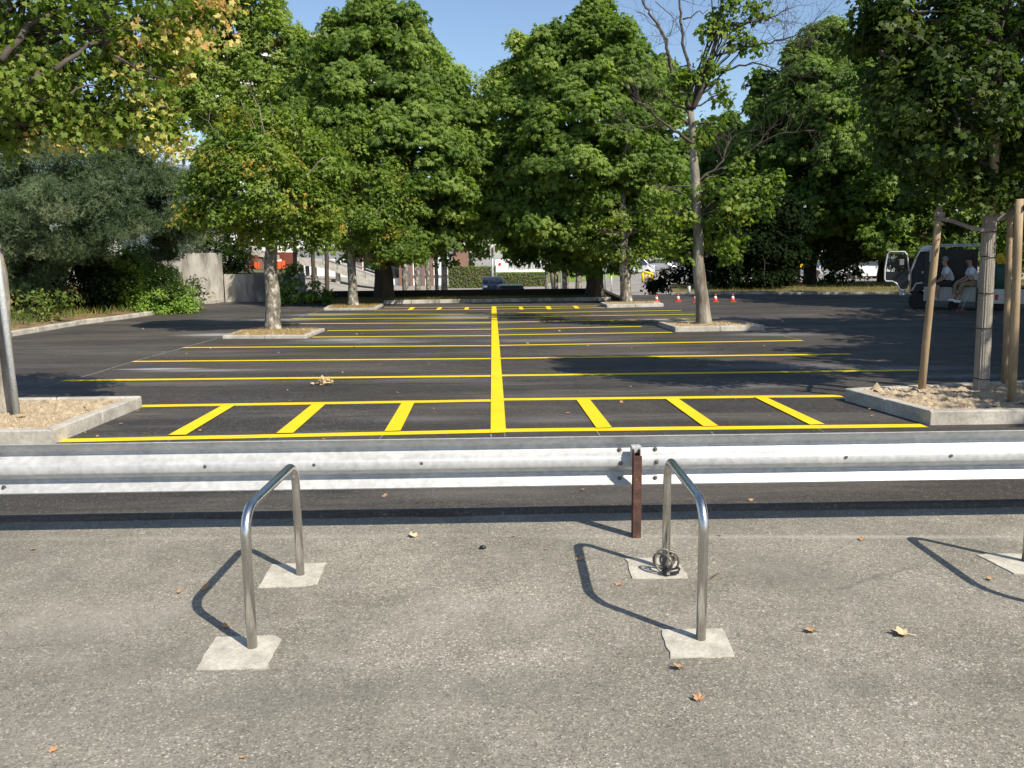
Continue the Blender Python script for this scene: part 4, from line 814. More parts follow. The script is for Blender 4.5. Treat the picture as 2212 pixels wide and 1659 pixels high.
# half-bare tall maple on the right
bb = G(1521, 700, LOT+.1); Yb = bb.y
def ext5(lb):
    Yq = Yb
    def br(pl, r0, r1, dep=0, dy=0):
        P = [at(x, y, Yq+dy*i/len(pl)+random.gauss(0, .05)) for i, (x, y) in enumerate(pl)]; Q = []
        for i in range(len(P)-1): Q += [P[i].lerp(P[i+1], j/3)+Vector((random.gauss(0, .02), random.gauss(0, .02), random.gauss(0, .02))) for j in range(3)]
        Q.append(P[-1]); lb.tube(Q, [r0+(r1-r0)*i/(len(Q)-1) for i in range(len(Q))], 6); return Q
    def twig(p, d, r, L, dep):
        pts = [p]; q = p.copy(); d = d.copy()
        for i in range(4): d = (d+Vector(rng.normal(0, .22, 3))+Vector((0, 0, .06))).normalized(); q = q+d*L/4; pts.append(q)
        lb.tube(pts, [r*(1-.2*i) for i in range(5)], 4, cap=False)
        if dep > 0:
            for k in range(3): i = random.randint(1, 4); dd = (d+Vector(rng.normal(0, .55, 3))).normalized(); twig(pts[i], dd, r*.6, L*.62, dep-1)
    B = [br([(1490, 235), (1478, 205), (1460, 175), (1448, 150), (1446, 120)], .06, .035), br([(1446, 120), (1440, 90), (1425, 60), (1405, 30), (1390, 5), (1375, -30)], .04, .015),
         br([(1492, 235), (1494, 190), (1488, 140), (1478, 90), (1472, 45), (1468, 0), (1466, -40)], .045, .02), br([(1498, 235), (1515, 190), (1530, 140), (1545, 90), (1552, 50), (1560, 0), (1575, -50)], .065, .03),
         br([(1548, 120), (1600, 105), (1650, 96), (1690, 88), (1725, 75), (1755, 55)], .032, .009, dy=-.6), br([(1725, 78), (1750, 80), (1770, 90)], .012, .005), br([(1535, 165), (1580, 145), (1625, 135), (1680, 150), (1690, 165)], .03, .008),
         br([(1495, 310), (1470, 290), (1430, 265), (1390, 230), (1365, 210)], .045, .01, dy=-1), br([(1488, 245), (1450, 220), (1420, 195), (1415, 180)], .03, .008), br([(1478, 45), (1500, 30), (1530, 20)], .02, .008),
         br([(1500, 395), (1540, 370), (1560, 350), (1575, 300), (1590, 270)], .032, .012), br([(1540, 370), (1590, 350), (1640, 310), (1700, 285), (1760, 282)], .02, .007, dy=-.8), br([(1500, 400), (1450, 405), (1410, 410)], .02, .01),
         br([(1415, 5), (1460, 40), (1446, 80)], .01, .008), br([(1446, 120), (1430, 80), (1415, 40)], .018, .006), br([(1430, 265), (1400, 275), (1340, 280)], .02, .008), br([(1560, 60), (1620, 50), (1660, 35), (1700, 20)], .03, .008)]
    for Q, n, L in ((B[1], 8, .9), (B[2], 5, .7), (B[4], 14, .9), (B[5], 6, .6), (B[6], 8, .7), (B[7], 9, .7), (B[8], 4, .4), (B[11], 9, .8), (B[10], 8, .6), (B[15], 8, .6), (B[16], 10, .8), (B[12], 4, .4), (B[14], 4, .5)):
        for k in range(n):
            i = random.randint(len(Q)//3, len(Q)-2); d = (Q[i+1]-Q[i]).normalized(); twig(Q[i], (d+Vector(rng.normal(0, .5, 3))).normalized(), .008, L, 2)
L5 = px_lobes(Yb, [(1555, 20, 30), (1600, 50, 26), (1620, 85, 20), (1580, 88, 24), (1535, 68, 15), (1590, 0, 36), (1640, 10, 20), (1545, 150, 24), (1520, 135, 16), (1455, 165, 14), (1470, 205, 14), (1440, 240, 14), (1560, 200, 16), (1540, 265, 24), (1520, 290, 18), (1500, 300, 12), (1620, -40, 40), (1560, -60, 40), (1505, 165, 9), (1480, 160, 9),
                   (1420, 400, 35, .3), (1470, 440, 45, 0), (1540, 430, 50, -.3), (1600, 420, 48, -.3), (1650, 400, 38, -.3), (1590, 370, 30), (1520, 490, 42), (1460, 500, 30, .3), (1580, 480, 40), (1400, 450, 28, .2), (1560, 540, 28, .2), (1480, 540, 26), (1640, 450, 26), (1670, 390, 16)])
make_tree('tall leaning half-bare maple with dead twigs against the sky', bb, [bb, at(1510, 560, Yb), at(1503, 400, Yb), at(1492, 240, Yb)], [.18, .135, .105, .07], L5,
          dict(dens=4.4, per=26, cr=.3, leaf=.085, kind='maple', flat=.6, droop=.9, tr=(.15, .8), inner=.12), name='maple_tree', leafm='maple', barkm='bark', twigm='twig', twigs=90, extra=ext5, limb_r=.1)
b6 = G(1352, 651, LOT+.1)
make_tree('slim maple with patchy pale bark in the far bed left of the cones', b6, [b6, at(1347, 560, b6.y), at(1345, 440, b6.y), at(1345, 350, b6.y)], [.2, .17, .13, .06], px_lobes(b6.y, [(1340, 360, 46), (1300, 400, 50), (1380, 400, 50), (1260, 440, 42), (1340, 450, 62), (1420, 440, 44), (1290, 490, 48), (1380, 500, 48), (1430, 490, 30), (1330, 530, 38), (1250, 500, 32), (1400, 540, 26)]),
          dict(dens=3.0, per=52, cr=.42, leaf=.085, kind='maple_lo', flat=.6, droop=.9, tr=(.1, .75), inner=.4), name='maple_tree', leafm='maple', barkm='bark2', twigm='deadtwig', twigs=120)
# row of slim trunks behind the low wall (lower car park)
for i, (x, Yt, r, lean, lab) in enumerate(((876, 44, .2, -3, 'slim grey trunk just right of the dark chestnut trunk'), (902, 46, .17, -8, 'slim sunlit pale trunk, second right of the dark chestnut trunk'), (925, 48, .16, -6, 'slim leaning trunk, third right of the dark chestnut trunk'), (943, 58, .15, -3, 'small trunk furthest right before the clipped hedge'),
                                       (1181, 62, .16, 0, 'thin trunk in front of the white billboard right end'), (1201, 48, .16, 2, 'thin dark trunk just right of the billboard'), (1221, 46, .2, -3, 'slim trunk with pale patches in the group right of the billboard'), (1250, 45, .19, 1, 'slim sunlit trunk close to the dark chestnut trunk right of the billboard'),
                                       (637, 52, .16, 0, 'dark slim trunk right of the lichen-spotted maple trunk'), (676, 54, .15, 0, 'dark slim trunk above the middle of the left shrub'), (705, 50, .15, 1, 'thin dark trunk above the right end of the left shrub'))):
    q = onterr(x+(-lean*.2), Yt); rr = 56
    make_tree(lab, q, [q, at(x+lean*.5, 560, Yt), at(x+lean, 500, Yt)], [r, r*.85, r*.7], px_lobes(Yt, [(x+lean, 470, rr*.55), (x+lean-24, 480, rr*.4), (x+lean+22, 485, rr*.4), (x+lean, 440, rr*.5)]), dict(dens=.9, per=34, cr=.6, leaf=.17, kind='maple_lo', flat=.5, tr=(.1, .6), inner=.4),
              name='small_tree', leafm='maple' if i < 8 else 'dkleaf', barkm='bark2' if i < 8 else 'darkbark', twigs=10, group='slim trees beyond the low wall', seg=9)
# far background trees
for i, (x, Yt, top, wd, lab) in enumerate(((990, 135, 430, 60, 'distant dark tree behind the clipped hedge left end'), (1090, 130, 400, 80, 'distant tree behind the signpost'), (1230, 140, 410, 90, 'distant tree behind the grassy mound'), (1330, 140, 400, 90, 'distant tree behind the dark blue parked estate'), (1420, 135, 410, 80, 'distant tree right behind the silver van'),
                                      (1520, 130, 430, 90, 'distant tree behind the parked white vans'), (1640, 120, 380, 90, 'distant tree behind the yellow car left of the chestnut'), (1850, 125, 350, 100, 'distant tree above the small shop building'), (2000, 110, 330, 110, 'distant tree above the truck cab'), (2180, 110, 300, 130, 'distant tree at the right edge behind the stakes'), (720, 150, 420, 80, 'distant tree over the stairs of the white building'), (480, 110, 400, 70, 'tree behind the lower concrete wall'))):
    q = onterr(x, Yt); h = 560-top; L = []
    for k in range(9): L.append((x+random.uniform(-.75, .75)*wd, top+random.uniform(.2, .85)*h, random.uniform(.28, .42)*wd*1.1, random.uniform(-3, 3)))
    L.append((x, top+wd*.4, wd*.45)); make_tree(lab, q, [q, at(x, 560, Yt), at(x, top+50, Yt)], [.35, .3, .15], px_lobes(Yt, L), dict(dens=.30, per=34, cr=1.25, leaf=.5, kind='simple', flat=.5, tr=(.1, .7), inner=.4), name='tree', leafm='chestnut' if i % 2 else 'dkleaf', barkm='darkbark', twigs=0, group='background trees beyond the car parks', seg=7)
# right-hand verge trees, lit green, above truck
for x, Yt, sp, lab in ((2080, 42, [(2080, 440, 60), (2010, 470, 55), (1950, 450, 60), (2150, 460, 60), (2060, 510, 34), (1990, 380, 70), (2100, 370, 80), (2200, 400, 80), (1930, 380, 60), (2000, 300, 80), (1900, 500, 44), (2230, 500, 50), (1960, 515, 30)], 'leafy lit tree just behind the truck'),
                       (1905, 50, [(1900, 480, 45), (1860, 430, 60), (1930, 430, 60), (1900, 350, 70), (1870, 520, 26), (1980, 560, 0.1)], 'dark-trunked tree left of the truck cab')):
    q = onterr(x, Yt); q.z = LOT; make_tree(lab, q, [q, at(x, 520, Yt), at(x, 420, Yt)], [.25, .2, .1], px_lobes(Yt, sp), dict(dens=1.3, per=42, cr=.55, leaf=.17, kind='maple_lo', flat=.5, tr=(.1, .75), inner=.5), name='maple_tree', leafm='chestnut', barkm='darkbark', twigs=20)
# trees to the right of the picture that shade the lane
for i, (x, y, h, r) in enumerate(((14.5, 13.5, 9, 3.8), (17.5, 20.5, 10, 4.0), (21, 27, 11, 4.3), (26, 15, 12, 4.6), (20, 8, 10, 4.0), (28, 24, 12, 4.8), (14, 6.5, 8.5, 3.4), (34, 30, 12, 4.8))):
    q = Vector((x, y, LOT)); L = [((x+random.uniform(-.8, .8)*r, y+random.uniform(-.8, .8)*r, h*.72+random.uniform(-.28, .22)*h), r*.55) for k in range(9)]
    make_tree(['shade tree outside the right edge, nearest the young tree bed', 'shade tree outside the right edge in front of the truck rear', 'shade tree right of the truck, beyond the picture edge', 'far right shade tree in the second row', 'shade tree outside the right edge, level with the bed kerb', 'farthest right shade tree of the second row', 'smallest shade tree, nearest the crash barrier', 'last shade tree far beyond the truck'][i], q, [q, q+Vector((0, 0, h*.4)), q+Vector((.2, 0, h*.8))], [.25, .2, .08], L, dict(dens=.9, per=44, cr=.7, leaf=.26, kind='simple', flat=.45, tr=(.1, .6), inner=.5), name='tree', leafm='dkleaf', barkm='darkbark', twigs=0, group='shade trees along the right side of the lane', seg=8)
# shrubs
bush('rounded bright green juniper bush against the concrete wall', 'shrub', G(345, 672), px_lobes(28.4, [(300, 600, 42), (340, 610, 45), (375, 635, 36), (290, 570, 26), (400, 655, 24), (260, 600, 30), (330, 655, 34, -.5), (290, 650, 36), (380, 655, 30), (310, 625, 44), (360, 660, 24), (270, 660, 24)]), dict(dens=12, per=70, cr=.24, leaf=.06, kind='simple', flat=.8, tr=(.3, .95), inner=.6, zmin=.08, jit=.8), 'juniper')
bush('small open leafy shrub between the juniper and the concrete steps', 'shrub', G(415, 668), px_lobes(30, [(415, 610, 20), (425, 635, 20), (405, 650, 18), (395, 625, 14)]), dict(dens=7, per=20, cr=.25, leaf=.09, kind='simple', flat=.8, tr=(.3, .9), inner=.2, zmin=.12), 'dkleaf')
bush('low trailing shrub with arching stems below the pine', 'shrub', G(90, 690, .2), px_lobes(23, [(80, 640, 26), (130, 640, 24), (50, 650, 30), (20, 670, 30), (110, 665, 26)]), dict(dens=6, per=20, cr=.25, leaf=.075, kind='simple', flat=.7, tr=(.3, 1), inner=.3, zmin=.15), 'cover')
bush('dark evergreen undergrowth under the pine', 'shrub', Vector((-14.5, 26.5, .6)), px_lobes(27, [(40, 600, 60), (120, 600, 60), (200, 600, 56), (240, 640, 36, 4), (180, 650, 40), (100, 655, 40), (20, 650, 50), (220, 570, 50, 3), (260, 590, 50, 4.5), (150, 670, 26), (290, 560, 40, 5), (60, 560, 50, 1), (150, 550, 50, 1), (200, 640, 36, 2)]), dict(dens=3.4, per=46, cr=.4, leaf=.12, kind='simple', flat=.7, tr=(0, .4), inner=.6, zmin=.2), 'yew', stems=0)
bush('leafy green shrub to the left of the juniper bush', 'shrub', G(255, 680, .2), px_lobes(28, [(255, 590, 24), (270, 620, 22), (245, 560, 18), (275, 555, 16)]), dict(dens=7, per=22, cr=.25, leaf=.11, kind='simple', flat=.7, tr=(.3, 1), inner=.3, zmin=.2), 'chestnut', stems=0)
bush('glossy ivy mass climbing behind the concrete walls', 'ivy', Vector((-12, 36.8, 1.15)), px_lobes(37, [(470, 560, 34), (500, 540, 36), (450, 530, 36), (490, 500, 36), (505, 575, 22), (430, 500, 40), (440, 560, 26)]), dict(dens=5, per=26, cr=.34, leaf=.11, kind='simple', flat=.8, tr=(.1, .9), inner=.6), 'dkleaf', 'ivy', zmin=-1)
bush('narrow dark conifer behind the right end of the tall concrete wall', 'shrub', Vector((-11.9, 38.5, 1.15)), px_lobes(38.5, [(524, 520, 18), (527, 555, 18), (524, 575, 16), (520, 490, 14)]), dict(dens=6, per=26, cr=.3, leaf=.12, kind='needle', flat=1, tr=(0, .3), inner=.6), 'pine', zmin=-1)
bush('broad leafy shrub standing right of the lichen-spotted maple trunk', 'shrub', G(650, 660), px_lobes(33, [(620, 600, 26), (640, 630, 34), (680, 635, 30), (605, 635, 26), (700, 650, 22), (655, 655, 26), (630, 580, 18), (610, 655, 24), (710, 660, 14)]), dict(dens=5, per=30, cr=.3, leaf=.11, kind='simple', flat=.6, tr=(.1, .9), inner=.6, zmin=.03), 'chestnut')
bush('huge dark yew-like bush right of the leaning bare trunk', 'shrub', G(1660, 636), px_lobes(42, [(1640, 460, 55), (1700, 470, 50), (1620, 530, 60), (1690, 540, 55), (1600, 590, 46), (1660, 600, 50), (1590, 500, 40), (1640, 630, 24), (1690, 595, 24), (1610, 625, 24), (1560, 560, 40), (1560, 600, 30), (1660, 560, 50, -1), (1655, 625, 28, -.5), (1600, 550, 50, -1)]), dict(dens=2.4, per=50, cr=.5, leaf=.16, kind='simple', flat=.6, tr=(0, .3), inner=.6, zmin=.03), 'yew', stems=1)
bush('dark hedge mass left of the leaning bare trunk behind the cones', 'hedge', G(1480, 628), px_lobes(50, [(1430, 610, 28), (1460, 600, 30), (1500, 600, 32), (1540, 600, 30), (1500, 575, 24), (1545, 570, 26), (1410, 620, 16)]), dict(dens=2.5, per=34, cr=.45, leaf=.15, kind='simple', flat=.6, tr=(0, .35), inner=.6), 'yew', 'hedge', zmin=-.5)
bush('tall upright leafy shrub on the verge right of the chestnut trunk', 'shrub', onterr(1820, 45)+Vector((0, 0, .1)), px_lobes(45, [(1820, 520, 32), (1800, 560, 28), (1845, 555, 28), (1820, 595, 30), (1850, 590, 18), (1795, 600, 16), (1860, 520, 18), (1830, 480, 26)]), dict(dens=3, per=26, cr=.4, leaf=.13, kind='simple', flat=.6, tr=(0, .6), inner=.5), 'dkleaf', zmin=.15)
bush('long leafy hedge behind the flatbed truck', 'hedge', onterr(2080, 47), px_lobes(47, [(1960+42*k, 552+random.uniform(-14, 10), 36) for k in range(9)]+[(1975+42*k, 515+random.uniform(-14, 10), 34, 1) for k in range(8)]), dict(dens=2.4, per=40, cr=.45, leaf=.15, kind='simple', flat=.6, tr=(.1, .8), inner=.6), 'chestnut', 'hedge', stems=3)
bush('low bush at the foot of the chestnut on the verge', 'shrub', onterr(1700, 46), px_lobes(46, [(1710, 605, 14), (1725, 600, 10), (1775, 608, 12), (1785, 600, 8), (1700, 595, 12)]), dict(dens=5, per=20, cr=.35, leaf=.13, kind='simple', flat=.6, tr=(.2, .9), inner=.4), 'chestnut')
def hedge(x0, x1, yt, Yh, label, w_=1.2):
    a = onterr(x0, Yh); c = onterr(x1, Yh); zt = at((x0+x1)/2, yt, Yh).z; z0 = a.z; root = thing('clipped_hedge', label, 'hedge', ((a.x+c.x)/2, Yh, z0))
    n = int((c.x-a.x)*(zt-z0)*75); P = np.stack([rng.uniform(a.x, c.x, n), Yh+rng.normal(0, .04, n), rng.uniform(z0, zt, n)], 1); n2 = int((c.x-a.x)*w_*60)
    P2 = np.stack([rng.uniform(a.x, c.x, n2), Yh+rng.uniform(0, w_, n2), zt+rng.normal(0, .03, n2)], 1); PP = np.concatenate([P, P2]); N = len(PP)
    nor = rng.normal(size=(N, 3))*.6+np.concatenate([np.tile([0, -.7, .5], (n, 1)), np.tile([0, -.2, 1], (n2, 1))]); V, Fc, T = scatter(PP, nor, rng.normal(size=(N, 3)), rng.uniform(.09, .16, N), rng.uniform(.2, .9, N), 'simple')
    npmesh('foliage', V, Fc, M['chestnut'], T, root, root.location); b = MB(); b.box(a.x+.05, c.x-.05, Yh+.1, Yh+w_, z0, zt-.06); b.build('twigs', M['darkbark'], root, root.location)
hedge(967, 1072, 576, 84, 'clipped hedge between the white building and the billboard'); hedge(1072, 1184, 589, 86.5, 'lower clipped hedge under the white billboard')
# mound
b = MB(); mg = onterr(1245, 100); b.ball((mg.x, 102, mg.z-.2), (7, 4, 2.0), 24, 10); tag(b.build('grass_mound', m_var('lawn', (.09, .15, .03), (.15, .22, .05), 2, rough=.95), smooth=True), kind='structure')

# ============================================================ BUILDINGS
# white hall across the lower car park
WB = 93.0
def wx(x): return at(x, 600, WB).x
z0 = -1.2; root = thing('white_building', 'white hall with tall glazing and brown columns beyond the lower car park', 'building', (wx(850), WB, z0)); O = root.location
b = MB(); b.box(wx(640), wx(975), WB+.3, WB+14, z0, at(850, 533, WB).z); b.build('wall', M['white'], root, O)
b = MB(); b.box(wx(636), wx(990), WB-.6, WB+15, at(850, 534, WB).z, at(850, 515, WB).z); b.build('roof_fascia', M['white'], root, O)
for x0, x1, y0, y1 in ((838, 863, 548, 601), (786, 812, 545, 600), (660, 668, 560, 598), (640, 656, 560, 598), (816, 834, 556, 600)):
    b = MB(); b.box(wx(x0), wx(x1), WB+.24, WB+.28, at(850, y1, WB).z, at(850, y0, WB).z); wnd = b.build('window', M['glass'], root, O)
    b = MB(); zz0, zz1 = at(850, y1, WB).z, at(850, y0, WB).z
    for xx in np.linspace(wx(x0), wx(x1), 3): b.box(xx-.08, xx+.08, WB+.12, WB+.3, zz0, zz1)
    b.box(wx(x0), wx(x1), WB+.14, WB+.3, zz0+(zz1-zz0)*.68, zz0+(zz1-zz0)*.74); b.build('frame', M['white'], wnd)
for x in (780, 814, 866, 889, 915, 934): b = MB(); b.box(wx(x)-.15, wx(x)+.15, WB-.3, WB+.2, z0, at(850, 534, WB).z); b.build('column', M['brownp'], root, O)
b = MB(); b.box(wx(866), wx(975), WB+.1, WB+.29, at(850, 597, WB).z, at(850, 595, WB).z); b.build('plinth_strip', M['rim'], root, O)
b = MB(); b.box(wx(976), wx(1004), WB+4, WB+9, z0, at(990, 540, WB).z); b.build('brown_wing', M['brownp'], root, O)
# ramp stair
RB = 80.0; rx = lambda x: at(x, 600, RB).x; rz = lambda y: at(760, y, RB).z
root = thing('outdoor_stair', 'pale concrete stair with a metal handrail descending right in front of the white building', 'stairs', (rx(760), RB, -1.2)); O = root.location
b = MB(); b.xprism([(rx(596), rz(552)), (rx(640), rz(556)), (rx(704), rz(560)), (rx(818), rz(600)), (rx(818), rz(612)), (rx(790), rz(613)), (rx(706), rz(580)), (rx(596), rz(562))], RB, RB+3); b.build('flight', M['concrete'], root, O)
b = MB(); b.box(rx(596), rx(712), RB+.2, RB+3.2, rz(607), rz(603.5)); b.build('landing', M['concrete'], root, O)
for x in (640, 676, 727): b = MB(); b.box(rx(x)-.2, rx(x)+.2, RB+.5, RB+.9, -1.25, rz(560)-.02); b.build('pier', M['oldconc'], root, O)
b = MB()
for dz in (0, .35): b.tube([(rx(700), RB-.02, rz(550)-dz), (rx(760), RB-.02, rz(569)-dz), (rx(818), RB-.02, rz(590)-dz)], .05, 6)
for x, y in ((700, 550), (730, 559.5), (760, 569), (790, 580), (818, 590)): b.tube([(rx(x), RB-.02, rz(y)), (rx(x), RB-.02, rz(y)-.9)], .04, 6)
b.build('handrail', M['rim'], root, O)
# orange shed
SB = 58.0; sx = lambda x: at(x, 600, SB).x; sz = lambda y: at(560, y, SB).z
root = thing('orange_shed', 'open shed with bright orange corrugated wall under a sloping concrete beam', 'shed', (sx(565), SB, 1.1)); O = root.location
b = MB()
xr = sx(541)
while xr < sx(603): b.box(xr, xr+.12, SB+1.0, SB+1.06, sz(587), sz(563)); b.box(xr+.12, xr+.24, SB+1.05, SB+1.1, sz(587), sz(563)); xr += .24
b.build('cladding', M['orange'], root, O)
b = MB(); b.xprism([(sx(528), sz(527)), (sx(575), sz(542)), (sx(605), sz(552)), (sx(605), sz(562)), (sx(570), sz(555)), (sx(528), sz(547))], SB-.3, SB+.1); b.build('sloping_beam', M['concrete'], root, O)
b = MB(); b.box(sx(520), sx(606), SB+1.3, SB+4, 1.1, sz(545)); b.build('back_wall', mat('dark_red_panel', (.16, .035, .015), .8), root, O)
for x in (538, 567): b = MB(); b.box(sx(x)-.11, sx(x)+.11, SB-.2, SB+.05, 1.1, sz(549)); b.build('column', M['brownp'], root, O)
b = MB(); b.box(sx(520), sx(606), SB+.4, SB+.5, sz(565), sz(560)); b.build('white_rail', M['white'], root, O)
# apartment block
AB = 125.0; ax = lambda x: at(x, 100, AB).x; az = lambda y: at(640, y, AB).z
root = thing('apartment_building', 'brick and white apartment block with roof antenna showing through the plane tree', 'building', (ax(640), AB, 0)); O = root.location
brick = mat('brick_red', (.36, .17, .12), .9)
b = MB(); b.box(ax(440), ax(830), AB, AB+14, -1, az(82)); b.build('wall', brick, root, O); b = MB(); b.box(ax(438), ax(832), AB-.5, AB+14.5, az(82)+.01, az(78)); b.build('roof', M['concrete'], root, O)
for j in range(9):
    y = 98+30*j
    for i in range(9):
        x = 455+42*i; b = MB(); b.box(ax(x), ax(x+20), AB-.06, AB+.1, az(y+16), az(y)); wi = b.build('window', M['glass'], root, O)
        b = MB(); b.box(ax(x)-.25, ax(x), AB-.12, AB+.1, az(y+16), az(y)); b.box(ax(x+20), ax(x+20)+.25, AB-.12, AB+.1, az(y+16), az(y)); b.box(ax(x+10)-.1, ax(x+10)+.1, AB-.12, AB-.065, az(y+16), az(y)); b.build('frame', M['white'], wi)
    b = MB(); b.box(ax(450), ax(825), AB-.9, AB-.13, az(y+26), az(y+18)); b.build('balcony_band', M['white'], root, O)
b = MB(); P = at(649, 78, AB); b.tube([P, at(649, 35, AB)], .09, 6)
for y, h in ((47, 4), (55, 6), (64, 7)): b.tube([at(649-h, y+2, AB), at(649+h, y-1, AB)], .05, 4)
b.build('antenna', M['rim'], root, O)
# vaulted glass hall and grey canopy
GB = 72.0; root = thing('vaulted_hall', 'building with a curved pale reflective vault roof behind the pine', 'building', at(330, 352, GB)); O = root.location; O = Vector(O)
c0 = at(322, 356, GB); rr = (at(397, 352, GB)-c0).length; b = MB(); prof = [(c0.x+rr*math.cos(t), c0.z+rr*1.0*math.sin(t)) for t in [math.pi*k/24 for k in range(25)]]
b.xprism(prof, GB, GB+10); b.build('vault', mat('pale_reflective_vault', (.62, .72, .82), .12, .3), root, O)
b = MB(); b.tube([(c0.x+(rr+.05)*math.cos(t), GB-.05, c0.z+(rr+.05)*math.sin(t)) for t in [math.pi*k/24 for k in range(25)]], .12, 6); b.build('rim', M['truckd'], root, O)
b = MB(); b.box(c0.x-rr, at(398, 352, GB).x, GB, GB+10, -.5, c0.z-.01); b.build('wall', M['rim'], root, O)
b = MB(); b.box(at(300, 400, GB).x, at(470, 400, GB).x, GB-3, GB+8, at(400, 403, GB-3).z, at(400, 392, GB-3).z); b.build('canopy', M['pole'], root, O)
root = thing('white_block', 'white rendered building glimpsed through the lichen-spotted maple', 'building', onterr(520, 100)); O = root.location
b = MB(); b.box(at(425, 400, 100).x, at(640, 400, 100).x, 100, 112, -1, at(520, 348, 100).z); b.build('wall', M['white'], root, O)
for x in range(440, 630, 30): b = MB(); b.box(at(x, 400, 100).x, at(x+14, 400, 100).x, 99.93, 99.98, at(500, 440, 100).z, at(500, 385, 100).z); b.build('window', M['glass'], root, O)
# billboard
BB = 88.0; p0 = at(1070.5, 588, BB); p1 = at(1193.5, 559, BB); root = thing('billboard', 'white billboard reading Centre de Formation Professionnelle above the hedge', 'sign', ((p0.x+p1.x)/2, BB, -1.2)); O = root.location
b = MB(); b.box(p0.x, p1.x, BB, BB+.15, p0.z, p1.z); b.build('panel', mat('sign_white', (.9, .9, .88), .5), root, O)
for x in (1085, 1178): b = MB(); q = at(x, 590, BB).x; b.box(q-.1, q+.1, BB+.16, BB+.3, -1.25, p1.z-.2); b.build('post', M['rim'], root, O)
def text(s, size, loc, m, parent, name='lettering', rot=(math.pi/2, 0, 0), align='LEFT'):
    cu = bpy.data.curves.new(name, 'FONT'); cu.body = s; cu.size = size; cu.extrude = .005; cu.align_x = align; cu.materials.append(m)
    ob = bpy.data.objects.new('tmp', cu); COL.objects.link(ob); dg = bpy.context.evaluated_depsgraph_get(); me = bpy.data.meshes.new_from_object(ob.evaluated_get(dg)); bpy.data.objects.remove(ob)
    o2 = bpy.data.objects.new(name, me); COL.objects.link(o2); o2.parent = parent; o2.location = Vector(loc)-Vector(parent.location); o2.rotation_euler = rot; return o2
dk = mat('sign_grey', (.22, .22, .22), .6)
text('Centre de Formation', .66, (at(1098, 576, BB).x, BB-.03, at(1098, 575.2, BB).z), dk, root); text('Professionnelle', .62, (at(1098, 582, BB).x, BB-.03, at(1098, 582, BB).z), dk, root)
b = MB(); c = at(1079.5, 571, BB); b.lathe([(.17*1.0, 0), (.16, -.03)], 16, (c.x, BB-.001, c.z), 'y'); b.build('logo_dot', M['conered'], root, O)
# sign posts
def post(x, Yp, ytop, r, label, name='pole', z0=None, m='pole', cat='pole'):
    q = onterr(x, Yp); t = thing(name, label, cat, q); b = MB(); b.tube([q, Vector((q.x, Yp, at(x, ytop, Yp).z))], r, 10); b.build('post', M[m], t, q, smooth=True); return t, q
t, q = post(1064, 75, 528, .09, 'tall signpost with two panels seen edge-on beside the hedge', 'signpost', cat='sign')
for dx, y0, y1 in ((-4, 545, 530), (3.5, 552, 531), (-4, 552, 546)): b = MB(); c = at(1064+dx, y0, 75); b.box(c.x-.05, c.x+.05, 74.6, 75.4, c.z, at(1064, y1, 75).z); b.build('panel', M['concrete'], t, q)
post(1308, 70, 530, .09, 'pale lamp pole in front of the dark blue parked car')
post(1321, 68, 590, .06, 'short thin post right of the pale lamp pole'); post(1451, 75, 538, .05, 'thin light pole above the dark hedge'); post(1213, 66, 545, .07, 'thin pale pole between the slim trunks')
t, q = post(1893, 70, 523, .04, 'small sign on a thin pole left of the truck door', 'signpost', cat='sign'); b = MB(); a = at(1884, 524, 70); c = at(1911, 508, 70); b.box(a.x, c.x, 69.9, 69.95, a.z, c.z); b.build('panel', M['concrete'], t, q)
t, q = post(1489, 38.5, 618, .07, 'small pale bollard in the dark behind the second cone', 'bollard', cat='bollard')
# yellow barrier
yr = thing('yellow_barrier', 'yellow tubular height barrier in front of the silver van', 'barrier', onterr(1398, 64)); O = yr.location
def yp(x, y): return at(x, y, 64)
for nm, pl, r in (('upright', [(1388.6, 610), (1388.6, 588)], .09), ('upright', [(1403, 611), (1403, 590)], .07), ('top_bar', [(1387, 587), (1398, 589), (1409, 592), (1410, 606)], .1), ('brace', [(1389.5, 605), (1399, 590)], .05)):
    b = MB(); b.tube([yp(*p) for p in pl], r, 8); b.build(nm, M['yellow'], yr, O, smooth=True)
# shop
HB = 105.0; hx = lambda x: at(x, 560, HB).x; hz = lambda y: at(1770, y, HB).z
root = thing('shop_building', 'white and blue fronted low shop building behind the yellow car', 'building', (hx(1775), HB, -.3)); O = root.location
b = MB(); b.box(hx(1700), hx(1900), HB, HB+15, -1, hz(552)); b.build('wall', M['concrete'], root, O); b = MB(); b.box(hx(1700), hx(1900), HB-.2, HB+15, hz(552)+.01, hz(541)); b.build('white_band', mat('fascia_white', (.85, .86, .88), .5), root, O)
b = MB(); b.box(hx(1700), hx(1900), HB-.25, HB+15, hz(541)+.01, hz(525)); b.build('blue_fascia', mat('fascia_light_blue', (.25, .62, .88), .5), root, O); b = MB(); b.box(hx(1772), hx(1900), HB-.3, HB+12, hz(525)+.01, hz(503)); b.build('blue_sign', mat('sign_blue', (.04, .2, .75), .4), root, O)
for x in (1708, 1745, 1783, 1860, 1900): b = MB(); b.box(hx(x), hx(x+16), HB-.05, HB-.01, hz(575), hz(556)); b.build('window', M['glass'], root, O)

